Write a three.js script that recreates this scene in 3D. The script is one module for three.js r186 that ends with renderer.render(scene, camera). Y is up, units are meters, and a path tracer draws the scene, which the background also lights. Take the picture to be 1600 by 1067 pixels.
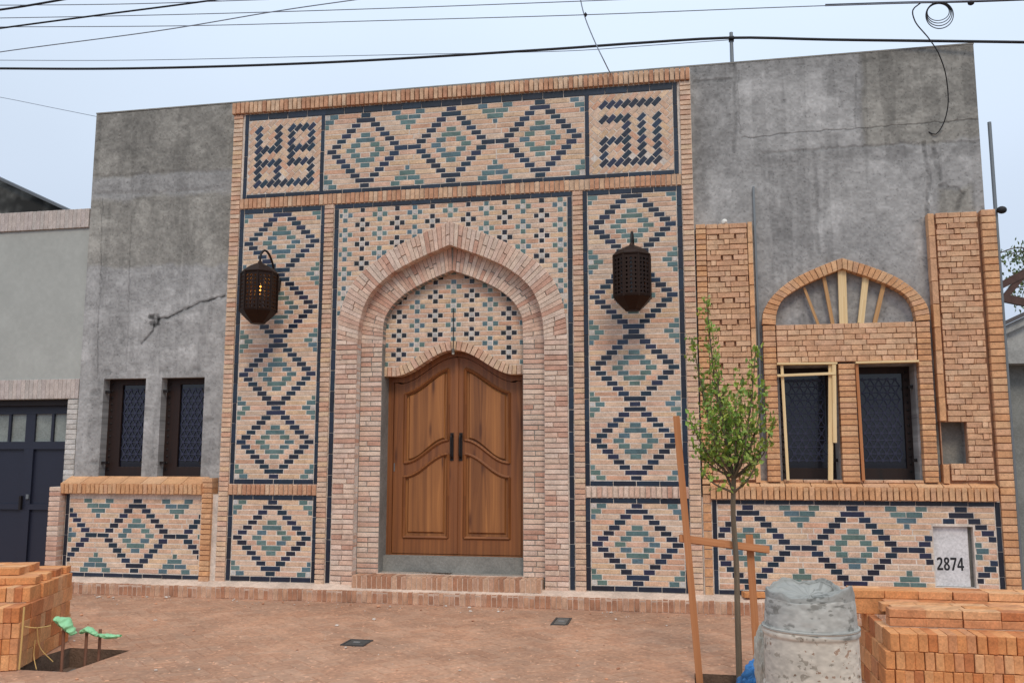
import * as THREE from 'three';
import { mergeGeometries } from 'three/addons/utils/BufferGeometryUtils.js';
import { TextGeometry } from 'three/addons/geometries/TextGeometry.js';
import { FontLoader } from 'three/addons/loaders/FontLoader.js';

// ---------------------------------------------------------------- camera, sky, sun, exposure
const scene = new THREE.Scene();
const CAM = new THREE.Vector3(2.7785, 1.6556, 10.4086);
const camera = new THREE.PerspectiveCamera(41.57, 1024 / 682, 0.1, 600);
camera.rotation.order = 'YXZ';
camera.rotation.set(0.12954, 0.19031, 0.00045);
camera.position.copy(CAM);
camera.updateMatrixWorld(true);
scene.add(camera);

const renderer = new THREE.WebGLRenderer({ antialias: true });
renderer.setSize(1024, 682);
renderer.toneMapping = THREE.LinearToneMapping;
renderer.toneMappingExposure = 1.0;
renderer.shadowMap.enabled = true;

// overcast sky: brighter towards the zenith, soft cloud mottling
function skyTexture() {
  const w = 512, h = 256, a = new Float32Array(w * h * 4);
  for (let j = 0; j < h; j++) for (let i = 0; i < w; i++) {
    const el = (j + 0.5) / h * Math.PI - Math.PI / 2, az = (i + 0.5) / w * 2 * Math.PI;
    const s = Math.max(0, Math.sin(el));
    const X = Math.cos(el) * Math.cos(az), Y = Math.sin(el), Z = Math.cos(el) * Math.sin(az);
    let n = 0, f = 1.6, g = 1;
    for (let o = 0; o < 4; o++) { n += g * (noise3(X * f + 9, Y * f * 1.7 + 4, Z * f + 2) - 0.5); f *= 2.1; g *= 0.5; }
    const L = (0.60 + 0.62 * s) * (1 + 0.16 * n);
    const k = Math.min(1, s * 1.3), c = el < -0.02 ? [0.28, 0.26, 0.24] : [L * (0.88 - 0.02 * k), L * (1.015), L * (1.245 - 0.06 * k)];
    const p = (j * w + i) * 4;
    a[p] = c[0]; a[p + 1] = c[1]; a[p + 2] = c[2]; a[p + 3] = 1;
  }
  const t = new THREE.DataTexture(a, w, h, THREE.RGBAFormat, THREE.FloatType);
  t.mapping = THREE.EquirectangularReflectionMapping; t.magFilter = t.minFilter = THREE.LinearFilter; t.needsUpdate = true;
  return t;
}
const skyTex = skyTexture();
scene.background = skyTex; scene.environment = skyTex;
scene.environmentIntensity = 1;

const sun = new THREE.DirectionalLight(0xffecd6, 1.5);
sun.position.set(4, 15, 11); sun.target.position.set(0.5, 2, 0);
sun.castShadow = true; sun.shadow.radius = 32; sun.shadow.mapSize.set(2048, 2048);
Object.assign(sun.shadow.camera, { left: -14, right: 14, top: 14, bottom: -14, near: 1, far: 50 });
scene.add(sun, sun.target);

// ---------------------------------------------------------------- helpers
function rngFrom(a) { return () => { a |= 0; a = a + 0x6D2B79F5 | 0; let t = Math.imul(a ^ a >>> 15, 1 | a); t = t + Math.imul(t ^ t >>> 7, 61 | t) ^ t; return ((t ^ t >>> 14) >>> 0) / 4294967296; }; }
const R = rngFrom(20874);
function rr(a, b) { return a + (b - a) * R(); }
function pick(a) { return a[Math.floor(R() * a.length) % a.length]; }
function hash(x, y, z) { let h = Math.imul(x, 374761393) + Math.imul(y, 668265263) + Math.imul(z, 2147483647 ^ 0x5bd1e995); h = Math.imul(h ^ (h >>> 13), 1274126177); h ^= h >>> 16; return (h >>> 0) / 4294967296; }
function noise3(x, y, z) {
  const i = Math.floor(x), j = Math.floor(y), k = Math.floor(z), s = t => t * t * (3 - 2 * t), l = (a, b, t) => a + (b - a) * t;
  const u = s(x - i), v = s(y - j), w = s(z - k);
  const e = (dz) => l(l(hash(i, j, k + dz), hash(i + 1, j, k + dz), u), l(hash(i, j + 1, k + dz), hash(i + 1, j + 1, k + dz), u), v);
  return l(e(0), e(1), w);
}
function fbm(x, y, o = 4, z = 0) { let n = 0, g = 0.5, t = 0; for (let i = 0; i < o; i++) { n += g * noise3(x, y, z + i * 7.3); t += g; x *= 2.03; y *= 2.03; g *= 0.5; } return n / t; }
// a noise that tiles with period n in both directions
function tileNoise(x, y, n, seed) {
  const i = Math.floor(x), j = Math.floor(y), s = t => t * t * (3 - 2 * t), m = a => ((a % n) + n) % n;
  const u = s(x - i), v = s(y - j), h = (a, b) => hash(m(a), m(b), seed);
  return (h(i, j) * (1 - u) + h(i + 1, j) * u) * (1 - v) + (h(i, j + 1) * (1 - u) + h(i + 1, j + 1) * u) * v;
}
function tileFbm(u, v, n, o, seed) { let s = 0, g = 0.5, t = 0; for (let k = 0; k < o; k++) { s += g * tileNoise(u * n, v * n, n, seed + k); t += g; g *= 0.55; n *= 2; } return s / t; }
function tex(w, h, fn, srgb = true, wrap = THREE.RepeatWrapping) {
  const a = new Uint8Array(w * h * 4);
  for (let j = 0; j < h; j++) for (let i = 0; i < w; i++) { const c = fn((i + 0.5) / w, (j + 0.5) / h, i, j), p = (j * w + i) * 4; for (let k = 0; k < 3; k++) a[p + k] = Math.max(0, Math.min(255, (Array.isArray(c) ? c[k] : c) * 255)); a[p + 3] = 255; }
  const t = new THREE.DataTexture(a, w, h); t.magFilter = THREE.LinearFilter; t.minFilter = THREE.LinearMipmapLinearFilter; t.generateMipmaps = true;
  t.wrapS = t.wrapT = wrap; if (srgb) t.colorSpace = THREE.SRGBColorSpace; t.needsUpdate = true; return t;
}
// pixel of the 1600 x 1067 photograph -> point on the plane z (or on the ground y)
const FPX = 1405.54;
function rayOf(px, py) { return new THREE.Vector3((px - 800) / FPX, -(py - 533.5) / FPX, -1).applyQuaternion(camera.quaternion); }
function at(px, py, z = 0) { const d = rayOf(px, py), t = (z - CAM.z) / d.z; return d.multiplyScalar(t).add(CAM); }

const used = new Map();
function numbered(name) { const n = used.get(name) || 0; used.set(name, n + 1); return n ? `${name}_${String(n).padStart(3, '0')}` : name; }
function shade(o) { o.castShadow = o.receiveShadow = true; return o; }
function thing(name, label, category, pos = [0, 0, 0], group) {
  const g = new THREE.Group(); g.name = numbered(name); g.position.set(...pos); g.userData = { label, category }; if (group) g.userData.group = group; scene.add(g); return g;
}
function mesh(name, geo, mat, parent) { const m = shade(new THREE.Mesh(geo, mat)); m.name = name; parent.add(m); return m; }
function thingMesh(name, geo, mat, label, category, group) { const m = mesh(numbered(name), geo, mat, scene); m.userData = { label, category }; if (group) m.userData.group = group; return m; }
function part(name, parent) { const g = new THREE.Group(); g.name = name; parent.add(g); return g; }
function box(x0, x1, y0, y1, z0, z1) {
  const g = new THREE.BoxGeometry(x1 - x0, y1 - y0, z1 - z0); g.translate((x0 + x1) / 2, (y0 + y1) / 2, (z0 + z1) / 2); return uvMetres(g);
}
function uvMetres(g) {
  if (g.index) g = g.toNonIndexed();
  const p = g.attributes.position, n = p.count, uv = new Float32Array(n * 2);
  const a = new THREE.Vector3(), b = new THREE.Vector3(), c = new THREE.Vector3();
  for (let i = 0; i < n; i += 3) {
    a.fromBufferAttribute(p, i); b.fromBufferAttribute(p, i + 1).sub(a); c.fromBufferAttribute(p, i + 2).sub(a); b.cross(c);
    const X = Math.abs(b.x), Y = Math.abs(b.y), Z = Math.abs(b.z);
    for (let k = 0; k < 3; k++) { const q = i + k, x = p.getX(q), y = p.getY(q), z = p.getZ(q); if (Z >= X && Z >= Y) { uv[q * 2] = x; uv[q * 2 + 1] = y; } else if (X >= Y) { uv[q * 2] = z; uv[q * 2 + 1] = y; } else { uv[q * 2] = x; uv[q * 2 + 1] = z; } }
  }
  g.setAttribute('uv', new THREE.BufferAttribute(uv, 2)); return g;
}
function bar(a, b, w, d = w, roll = 0) { // squared timber from a to b
  const A = new THREE.Vector3(...a), B = new THREE.Vector3(...b), L = A.distanceTo(B), g = new THREE.BoxGeometry(w, L, d);
  g.rotateY(roll); const gg = uvMetres(g); gg.translate(0, L / 2, 0);
  gg.applyQuaternion(new THREE.Quaternion().setFromUnitVectors(new THREE.Vector3(0, 1, 0), B.sub(A).normalize())); gg.translate(A.x, A.y, A.z); return gg;
}
function tube(pts, r, seg = 40, rad = 6, closed = false) { return new THREE.TubeGeometry(new THREE.CatmullRomCurve3(pts.map(p => p.isVector3 ? p : new THREE.Vector3(...p)), closed), seg, r, rad, closed); }
function extrude(shape, z0, z1, bevel = 0) {
  const g = new THREE.ExtrudeGeometry(shape, { depth: z1 - z0 - 2 * bevel, bevelEnabled: bevel > 0, bevelSize: bevel, bevelThickness: bevel, bevelOffset: -bevel, bevelSegments: 1, curveSegments: 24, steps: 1 });
  g.translate(0, 0, z0 + bevel); return uvMetres(g);
}
function poly(pts) { const s = new THREE.Shape(); pts.forEach(([x, y], i) => i ? s.lineTo(x, y) : s.moveTo(x, y)); s.closePath(); return s; }
function rectPath(x0, x1, y0, y1) { const s = new THREE.Path(); s.moveTo(x0, y0); s.lineTo(x0, y1); s.lineTo(x1, y1); s.lineTo(x1, y0); s.closePath(); return s; }
function srgb(r, g, b) { return new THREE.Color().setRGB(r / 255, g / 255, b / 255, THREE.SRGBColorSpace); }
function std(o) { return new THREE.MeshStandardMaterial(o); }

// ---------------------------------------------------------------- materials
const brickMap = tex(512, 512, (u, v) => {
  const a = tileFbm(u, v, 8, 5, 11), b = tileFbm(u, v, 3, 3, 41), s = tileFbm(u, v, 64, 2, 71), l = tileFbm(u, v, 20, 3, 91);
  let k = 0.90 + 0.22 * (a - 0.5) + 0.20 * (b - 0.5) + 0.20 * (s - 0.5);
  const lime = Math.max(0, Math.min(1, (l - 0.56) * 5)) * 0.4;        // lime bloom in patches
  return [k * (1 - lime) + 0.92 * lime, k * 0.99 * (1 - lime) + 0.93 * lime, k * 0.98 * (1 - lime) + 0.94 * lime];
});
const brickBump = tex(512, 512, (u, v) => 0.5 + 0.6 * (tileFbm(u, v, 48, 3, 5) - 0.5) + 0.3 * (tileFbm(u, v, 12, 3, 15) - 0.5), false);
[brickMap, brickBump].forEach(t => t.repeat.set(1.6, 1.6));
const clay = (c, rough = 0.88) => std({ color: c, map: brickMap, bumpMap: brickBump, bumpScale: 0.0022, roughness: rough });
const glaze = (c, rough = 0.3) => std({ color: c, map: brickMap, bumpMap: brickBump, bumpScale: 0.0006, roughness: rough });
const T = { // tints of each kind of brick
  buff: [[235, 204, 177], [233, 198, 171], [231, 200, 170], [233, 194, 165], [226, 188, 162], [238, 209, 178], [231, 192, 169], [230, 202, 179], [236, 203, 168], [233, 207, 184], [228, 182, 154], [234, 202, 178], [235, 200, 172], [232, 196, 169]],
  pink: [[236, 210, 190], [233, 202, 182], [231, 198, 177], [238, 215, 196], [224, 186, 166], [235, 210, 194], [216, 172, 151], [239, 217, 200], [234, 205, 187]],
  soldier: [[226, 180, 146], [216, 164, 130], [230, 192, 158], [208, 156, 124], [230, 198, 168], [220, 174, 140]],
  plinth: [[212, 168, 138], [200, 152, 122], [218, 180, 152], [192, 140, 110], [208, 166, 140], [184, 136, 108]],
  raw: [[234, 182, 136], [228, 174, 128], [236, 190, 146], [224, 168, 122], [232, 184, 142], [232, 178, 130], [228, 180, 142]],
  relief: [[234, 190, 152], [230, 184, 146], [238, 198, 162], [226, 178, 142], [234, 190, 156]],
  stack: [[232, 162, 104], [226, 154, 97], [239, 176, 120], [230, 160, 103], [214, 136, 82], [235, 170, 117], [223, 157, 110], [204, 130, 83], [238, 182, 133]],
  navy: [[40, 52, 74], [35, 46, 64], [46, 53, 82], [34, 57, 75], [40, 46, 63], [41, 60, 86]],
  dot: [[28, 31, 40], [32, 34, 50], [24, 30, 34], [38, 38, 48]],
  teal: [[98, 130, 134], [104, 136, 134], [92, 122, 130], [104, 132, 126], [96, 126, 140], [110, 140, 140]],
  pale: [[222, 218, 212], [212, 212, 210], [218, 210, 204]],
  frame: [[38, 50, 70], [34, 43, 58], [40, 56, 75], [35, 41, 56]],
  white: [[214, 212, 208], [206, 204, 200], [220, 220, 218]],
};
const MAT = {}; for (const k in T) MAT[k] = T[k].map(c => (k === 'navy' || k === 'frame' || k === 'dot') ? glaze(srgb(...c), 0.3) : k === 'teal' ? glaze(srgb(...c), 0.38) : clay(srgb(...c)));
const restMat = std({ color: 0xffffff, vertexColors: true, map: brickMap, bumpMap: brickBump, bumpScale: 0.002, roughness: 0.72 });
const cementMap = tex(512, 512, (u, v) => { const a = tileFbm(u, v, 6, 5, 3), s = tileFbm(u, v, 64, 2, 8); const k = 0.88 + 0.22 * (a - 0.5) + 0.16 * (s - 0.5); return [k, k * 0.995, k * 0.985]; });
const mortarMat = std({ color: srgb(236, 226, 216), map: cementMap, bumpMap: brickBump, bumpScale: 0.002, roughness: 0.95 });
const limeMortar = std({ color: srgb(232, 208, 190), map: cementMap, bumpMap: brickBump, bumpScale: 0.002, roughness: 0.95 });
const rawBed = std({ color: srgb(190, 146, 118), map: cementMap, bumpMap: brickBump, bumpScale: 0.003, roughness: 0.95 });
const cementMat = std({ color: srgb(150, 149, 144), map: cementMap, bumpMap: brickBump, bumpScale: 0.004, roughness: 0.95 });
const paintMap = tex(256, 256, (u, v) => 0.95 + 0.11 * (tileFbm(u, v, 4, 5, 77) - 0.5) + 0.05 * (tileFbm(u, v, 40, 2, 78) - 0.5)); paintMap.repeat.set(0.5, 0.5);
const paintedGrey = std({ color: srgb(178, 181, 176), map: paintMap, bumpMap: brickBump, bumpScale: 0.001, roughness: 0.85 });
function woodTex(c0, c1, seed, knots = 6, boards = 5) {
  return tex(512, 1024, (u, v) => {
    let x = u, w = 0; for (let k = 0; k < knots; k++) { const kx = hash(k, seed, 3), ky = hash(k, seed, 9), dx = u - kx, dy = (v - ky) * 0.5; const q = dx * dx + dy * dy; w += Math.exp(-q / 0.00025); x += Math.exp(-q / 0.004) * 0.05 * Math.sign(dx) * Math.min(1, Math.abs(dx) * 30); }
    const B = Math.floor(u * boards), tone = hash(B, seed, 21), wob = tileFbm(u, v, 2, 4, seed) * 0.3 + hash(B, seed, 5);
    const g = tileNoise((x + wob * 0.25) * 46, v * 2.0 + wob, 46, seed + 3), f = tileNoise(x * 160, v * 5, 160, seed + 5), b = tileFbm(u, v, 3, 4, seed + 9);
    let t = 0.34 * g + 0.18 * f + 0.34 * b + 0.28 * (tone - 0.4); t = Math.max(0, Math.min(1, t + w * 0.6));
    return c0.map((c, i) => (c + (c1[i] - c) * t) / 255);
  });
}
const doorWoodTex = woodTex([170, 108, 55], [88, 47, 21], 17, 5, 3);
doorWoodTex.repeat.set(1.0, 0.33);
const doorWood = new THREE.MeshPhysicalMaterial({ map: doorWoodTex, roughness: 0.55, clearcoat: 0.12, clearcoatRoughness: 0.4, bumpMap: brickBump, bumpScale: 0.0006 });
const doorPanelTex = woodTex([184, 123, 66], [92, 51, 22], 29, 9, 6); doorPanelTex.repeat.set(0.9, 0.33);
const doorPanelWood = new THREE.MeshPhysicalMaterial({ map: doorPanelTex, roughness: 0.55, clearcoat: 0.12, clearcoatRoughness: 0.4, bumpMap: brickBump, bumpScale: 0.0006 });
const pineTex = woodTex([244, 224, 180], [212, 178, 126], 5, 4, 4); pineTex.repeat.set(3, 0.8);
const pine = std({ map: pineTex, roughness: 0.75 });
const stakeWood = std({ color: srgb(200, 152, 130), map: pineTex, roughness: 0.8 });
const strutOld = std({ color: srgb(210, 186, 170), map: pineTex, roughness: 0.85 });
const windowWood = std({ color: srgb(74, 58, 52), map: doorWoodTex, roughness: 0.6 });
const iron = std({ color: srgb(44, 40, 40), roughness: 0.55, metalness: 0.6, bumpMap: brickBump, bumpScale: 0.001 });
const bronze = std({ color: srgb(50, 36, 30), roughness: 0.48, metalness: 0.75, bumpMap: brickBump, bumpScale: 0.0015 });
const darkGlass = new THREE.MeshPhysicalMaterial({ color: srgb(14, 17, 30), roughness: 0.2, clearcoat: 0.3 });
const rubber = std({ color: srgb(26, 27, 32), roughness: 0.7 });
const galvanised = std({ color: srgb(122, 128, 132), roughness: 0.5, metalness: 0.5 });

// ---------------------------------------------------------------- bricks
const geoCache = new Map();
function brickGeo(w, h, d, v) { // front face at z = 0, bevelled front edge, slightly uneven corners
  const key = `${w.toFixed(3)}|${h.toFixed(3)}|${d.toFixed(2)}|${v}`; if (geoCache.has(key)) return geoCache.get(key);
  const r = rngFrom(Math.floor(w * 9973 + h * 7919 + (+String(v).replace('p', '')) * 131)), j = () => (r() - 0.5) * 0.0035, b = Math.min(0.0035, h * 0.12);
  const C = [[-1, -1], [1, -1], [1, 1], [-1, 1]].map(([x, y]) => [x * w / 2 + j(), y * h / 2 + j(), x, y]);
  const g = prism(C.map(c => [c[0], c[1]]), 0, -d, b, r() * 7, r() * 7); geoCache.set(key, g); return g;
}
function prism(c, zf, zb, b, u0 = 0, v0 = 0) { // convex outline c (anticlockwise) from zf back to zb with a bevel b
  const n = c.length, cx = c.reduce((s, p) => s + p[0], 0) / n, cy = c.reduce((s, p) => s + p[1], 0) / n, pos = [], uv = [];
  const inn = c.map(([x, y]) => { const dx = cx - x, dy = cy - y; return [x + Math.sign(dx) * Math.min(b, Math.abs(dx)), y + Math.sign(dy) * Math.min(b, Math.abs(dy)), zf]; });
  const out = c.map(([x, y]) => [x, y, zf - b]), back = c.map(([x, y]) => [x, y, zb]);
  const put = (p, s) => { pos.push(...p); uv.push(u0 + p[0] + s * p[2], v0 + p[1] + s * p[2] * 0.3); };
  const quad = (a, d, e, f, s) => { put(a, s); put(d, s); put(e, s); put(a, s); put(e, s); put(f, s); };
  for (let i = 1; i < n - 1; i++) { put(inn[0], 0); put(inn[i], 0); put(inn[i + 1], 0); put(back[0], 0); put(back[i + 1], 0); put(back[i], 0); }
  for (let i = 0; i < n; i++) { const k = (i + 1) % n; quad(out[i], out[k], inn[k], inn[i], 0); quad(back[i], back[k], out[k], out[i], 1); }
  const g = new THREE.BufferGeometry(); g.setAttribute('position', new THREE.Float32BufferAttribute(pos, 3)); g.setAttribute('uv', new THREE.Float32BufferAttribute(uv, 2)); g.computeVertexNormals(); return g;
}
// a field of bricks: the 300 that show largest become meshes, the rest one joined part
class Field {
  constructor(name, parent) { this.p = name ? part(name, parent) : parent; this.list = []; }
  // brick centred at x, y with its face at z
  add(x, y, z, w, h, kind, o = {}) { this.list.push({ x, y, z, w, h, kind, d: o.d || 0.03, rot: o.rot || 0, tint: o.tint, size: w * h / Math.pow(Math.hypot(x - CAM.x, y - CAM.y, z - CAM.z), 2) * (kind === 'navy' || kind === 'teal' ? 1.3 : 1) }); return this; }
  quad(corners, zf, zb, kind) { const c = corners, a = Math.abs((c[2][0] - c[0][0]) * (c[3][1] - c[1][1]) - (c[3][0] - c[1][0]) * (c[2][1] - c[0][1])) / 2; this.list.push({ corners, z: zf, zb, kind, size: a / 100, x: c[0][0], y: c[0][1] }); return this; }
  done(max = 300, name = 'brick') {
    const order = this.list.map((b, i) => i).sort((a, b) => this.list[b].size - this.list[a].size), keep = new Set(order.slice(0, max)), rest = [];
    this.list.forEach((b, i) => {
      const ti = Math.floor(R() * T[b.kind].length), dz = rr(-0.002, 0.002), tilt = rr(-0.006, 0.006);
      const geo = b.corners ? prism(b.corners, 0, b.zb - b.z, 0.0035, R() * 7, R() * 7) : brickGeo(b.w, b.h, b.d, Math.floor(R() * 4));
      if (keep.has(i)) {
        const m = mesh(name, geo, MAT[b.kind][ti], this.p); if (b.corners) m.position.set(0, 0, b.z + dz); else { m.position.set(b.x, b.y, b.z + dz); m.rotation.z = b.rot + tilt; }
      } else {
        const g = geo.clone(), M = new THREE.Matrix4(); if (b.corners) M.makeTranslation(0, 0, b.z + dz); else M.makeRotationZ(b.rot + tilt).setPosition(b.x, b.y, b.z + dz); g.applyMatrix4(M);
        const c = srgb(...T[b.kind][ti]), n = g.attributes.position.count, a = new Float32Array(n * 3); for (let k = 0; k < n; k++) { a[k * 3] = c.r; a[k * 3 + 1] = c.g; a[k * 3 + 2] = c.b; } g.setAttribute('color', new THREE.BufferAttribute(a, 3)); rest.push(g);
      }
    });
    if (rest.length) { const m = mesh('small_bricks', mergeGeometries(rest), restMat, this.p); m.userData.kind = 'stuff'; }
    return this.p;
  }
}
const J = 0.0108; // joint
// one course: coloured pieces [a, b, kind] where they are given, stretchers of `fill` elsewhere
function course(F, x0, x1, y, pitch, segs, z, fill, len = 0.256, d = 0.03) {
  segs = segs.map(s => [Math.max(x0, s[0]), Math.min(x1, s[1]), s[2]]).filter(s => s[1] - s[0] > 0.018).sort((a, b) => a[0] - b[0]);
  const put = (a, b, k) => { if (b - a > 0.016) { const j = k === 'navy' || k === 'teal' || k === 'dot' ? 0.0065 : J; F.add((a + b) / 2, y, z, b - a - j, pitch - j, k, { d }); } };
  const gap = (a, b) => { let L = b - a; if (L < 0.018) return; const n = Math.max(1, Math.round(L / len - 0.15)); if (L <= len * 1.2) return put(a, b, fill); let x = a; const first = R() < 0.5 ? len : len * rr(0.45, 0.8); let k = first; while (b - x > 0.03) { let e = Math.min(b, x + k); if (b - e < 0.05) e = b; put(x, e, fill); x = e; k = len * (R() < 0.8 ? 1 : 0.5); } };
  let x = x0; for (const s of segs) { if (s[0] > x + 0.001) gap(x, s[0]); const a = Math.max(x, s[0]); if (s[1] > a) put(a, s[1], s[2]); x = Math.max(x, s[1]); } gap(x, x1);
}
// coloured pieces of course k (-7 .. 7 from the middle, up positive) of a diamond centred at c
function diamond(k, c, u, lr = [8, 8]) {
  const a = Math.abs(k), o = [], both = (p, q, t) => o.push([c + p * u, c + q * u, t], [c - q * u, c - p * u, t]);
  if (a === 7) o.push([c - u, c + u, 'navy']);
  else if (a === 6) o.push([c - 2 * u, c + 2 * u, 'navy']);
  else if (a === 0) o.push([c - lr[0] * u, c - 6 * u, 'navy'], [c + 6 * u, c + lr[1] * u, 'navy']);
  else both(6 - a, 8 - a, 'navy');
  if (a === 3) o.push([c - u, c + u, 'teal']); if (a === 2) o.push([c - 2 * u, c + 2 * u, 'teal']);
  if (a === 1) both(1, 3, 'teal'); if (a === 0) both(2, 4, 'teal');
  return o;
}
function cornerTeal(k, x0, x1, u) {
  const a = Math.abs(k), o = [];
  if (a === 7) o.push([x0, x0 + u, 'pale'], [x1 - u, x1, 'pale'], [x0 + u, x0 + 2.8 * u, 'teal'], [x1 - 2.8 * u, x1 - u, 'teal']);
  if (a === 6) o.push([x0, x0 + 1.9 * u, 'teal'], [x1 - 1.9 * u, x1, 'teal']);
  if (a === 5) o.push([x0, x0 + 0.9 * u, 'teal'], [x1 - 0.9 * u, x1, 'teal']);
  return o;
}
function linkTeal(k, c, u) {
  const a = Math.abs(k), o = [];
  if (a === 7) o.push([c - 3.4 * u, c - 1.5 * u, 'teal'], [c + 1.5 * u, c + 3.4 * u, 'teal']);
  if (a === 6) o.push([c - 2.6 * u, c, 'teal'], [c, c + 2.6 * u, 'teal']);
  if (a === 5) o.push([c - 1.6 * u, c + 1.6 * u, 'teal']); if (a === 4) o.push([c - 0.5 * u, c + 0.5 * u, 'teal']);
  return o;
}
// glazed border round x0..x1, y0..y1, thickness t inside
function border(F, x0, x1, y0, y1, t, z, sides = 'lrtb', tt = t) {
  const run = (a, b, f) => { const n = Math.max(1, Math.round((b - a) / 0.256)), s = (b - a) / n; for (let i = 0; i < n; i++) f(a + (i + 0.5) * s, s - 0.006); };
  if (sides.includes('l')) run(y0, y1, (c, l) => F.add(x0 + t / 2, c, z, t - 0.006, l, 'frame'));
  if (sides.includes('r')) run(y0, y1, (c, l) => F.add(x1 - t / 2, c, z, t - 0.006, l, 'frame'));
  const a = sides.includes('l') ? x0 + t : x0, b = sides.includes('r') ? x1 - t : x1;
  if (sides.includes('t')) run(a, b, (c, l) => F.add(c, y1 - tt / 2, z, l, tt - 0.006, 'frame'));
  if (sides.includes('b')) run(a, b, (c, l) => F.add(c, y0 + t / 2, z, l, t - 0.006, 'frame'));
}
function soldiers(F, x0, x1, y0, y1, z, kind, pitch = 0.0615, d = 0.05) { const n = Math.round((x1 - x0) / pitch), s = (x1 - x0) / n; for (let i = 0; i < n; i++) F.add(x0 + (i + 0.5) * s, (y0 + y1) / 2 + rr(-0.002, 0.002), z, s - 0.012, y1 - y0 - 0.008, kind, { d }); }
function column(F, x0, x1, y0, y1, z, kind, pitch = 0.0605, d = 0.05) { const n = Math.round((y1 - y0) / pitch), s = (y1 - y0) / n; for (let i = 0; i < n; i++) F.add((x0 + x1) / 2, y0 + (i + 0.5) * s, z, x1 - x0 - 0.006, s - J, kind, { d }); }

// ================================================================ GROUND
const pits = [[-2.62, -2.03, 3.06, 3.88], [2.80, 3.42, 2.98, 3.62]];
const earth = std({ color: srgb(112, 94, 82), map: cementMap, roughness: 1 });
const groundShape = poly([[-260, -260], [260, -260], [260, 260], [-260, 260]]);
pits.forEach(([a, b, c, d]) => groundShape.holes.push(rectPath(a - 0.05, b + 0.05, -d - 0.05, -c + 0.05)));
{ const g = new THREE.ShapeGeometry(groundShape); g.rotateX(-Math.PI / 2); g.translate(0, -0.05, 0); const m = mesh('ground', uvMetres(g), earth, scene); m.userData.kind = 'structure'; }
const dustMap = tex(1024, 1024, (u, v) => {
  const a = tileFbm(u, v, 5, 5, 21), b = tileFbm(u, v, 14, 4, 31), s = tileFbm(u, v, 128, 2, 51), l = tileFbm(u, v, 7, 4, 61), st = tileFbm(u, v, 90, 2, 81);
  const k = 0.85 + 0.18 * (a - 0.5) + 0.13 * (b - 0.5) + 0.18 * (s - 0.5), grey = Math.max(0, Math.min(1, (l - 0.52) * 4)) * 0.3, sp = st > 0.80 ? 0.25 : 0;
  return [k * (1 - grey) + 0.72 * grey + sp, k * (1 - grey) + 0.76 * grey + sp, k * (1 - grey) + 0.80 * grey + sp];
});
dustMap.repeat.set(0.3, 0.3);
const pavement = new THREE.Group(); pavement.name = 'pavement'; pavement.userData = { kind: 'structure', label: 'dusty herringbone brick pavement before the building' }; scene.add(pavement);
const paveTints = [[211, 162, 130], [208, 158, 126], [213, 166, 135], [206, 155, 123], [210, 163, 132]];
const paveMats = paveTints.map(c => std({ color: srgb(...c), map: dustMap, bumpMap: brickBump, bumpScale: 0.003, roughness: 0.95 }));
const sandBed = std({ color: srgb(207, 157, 126), map: dustMap, bumpMap: brickBump, bumpScale: 0.004, roughness: 1 });
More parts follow.
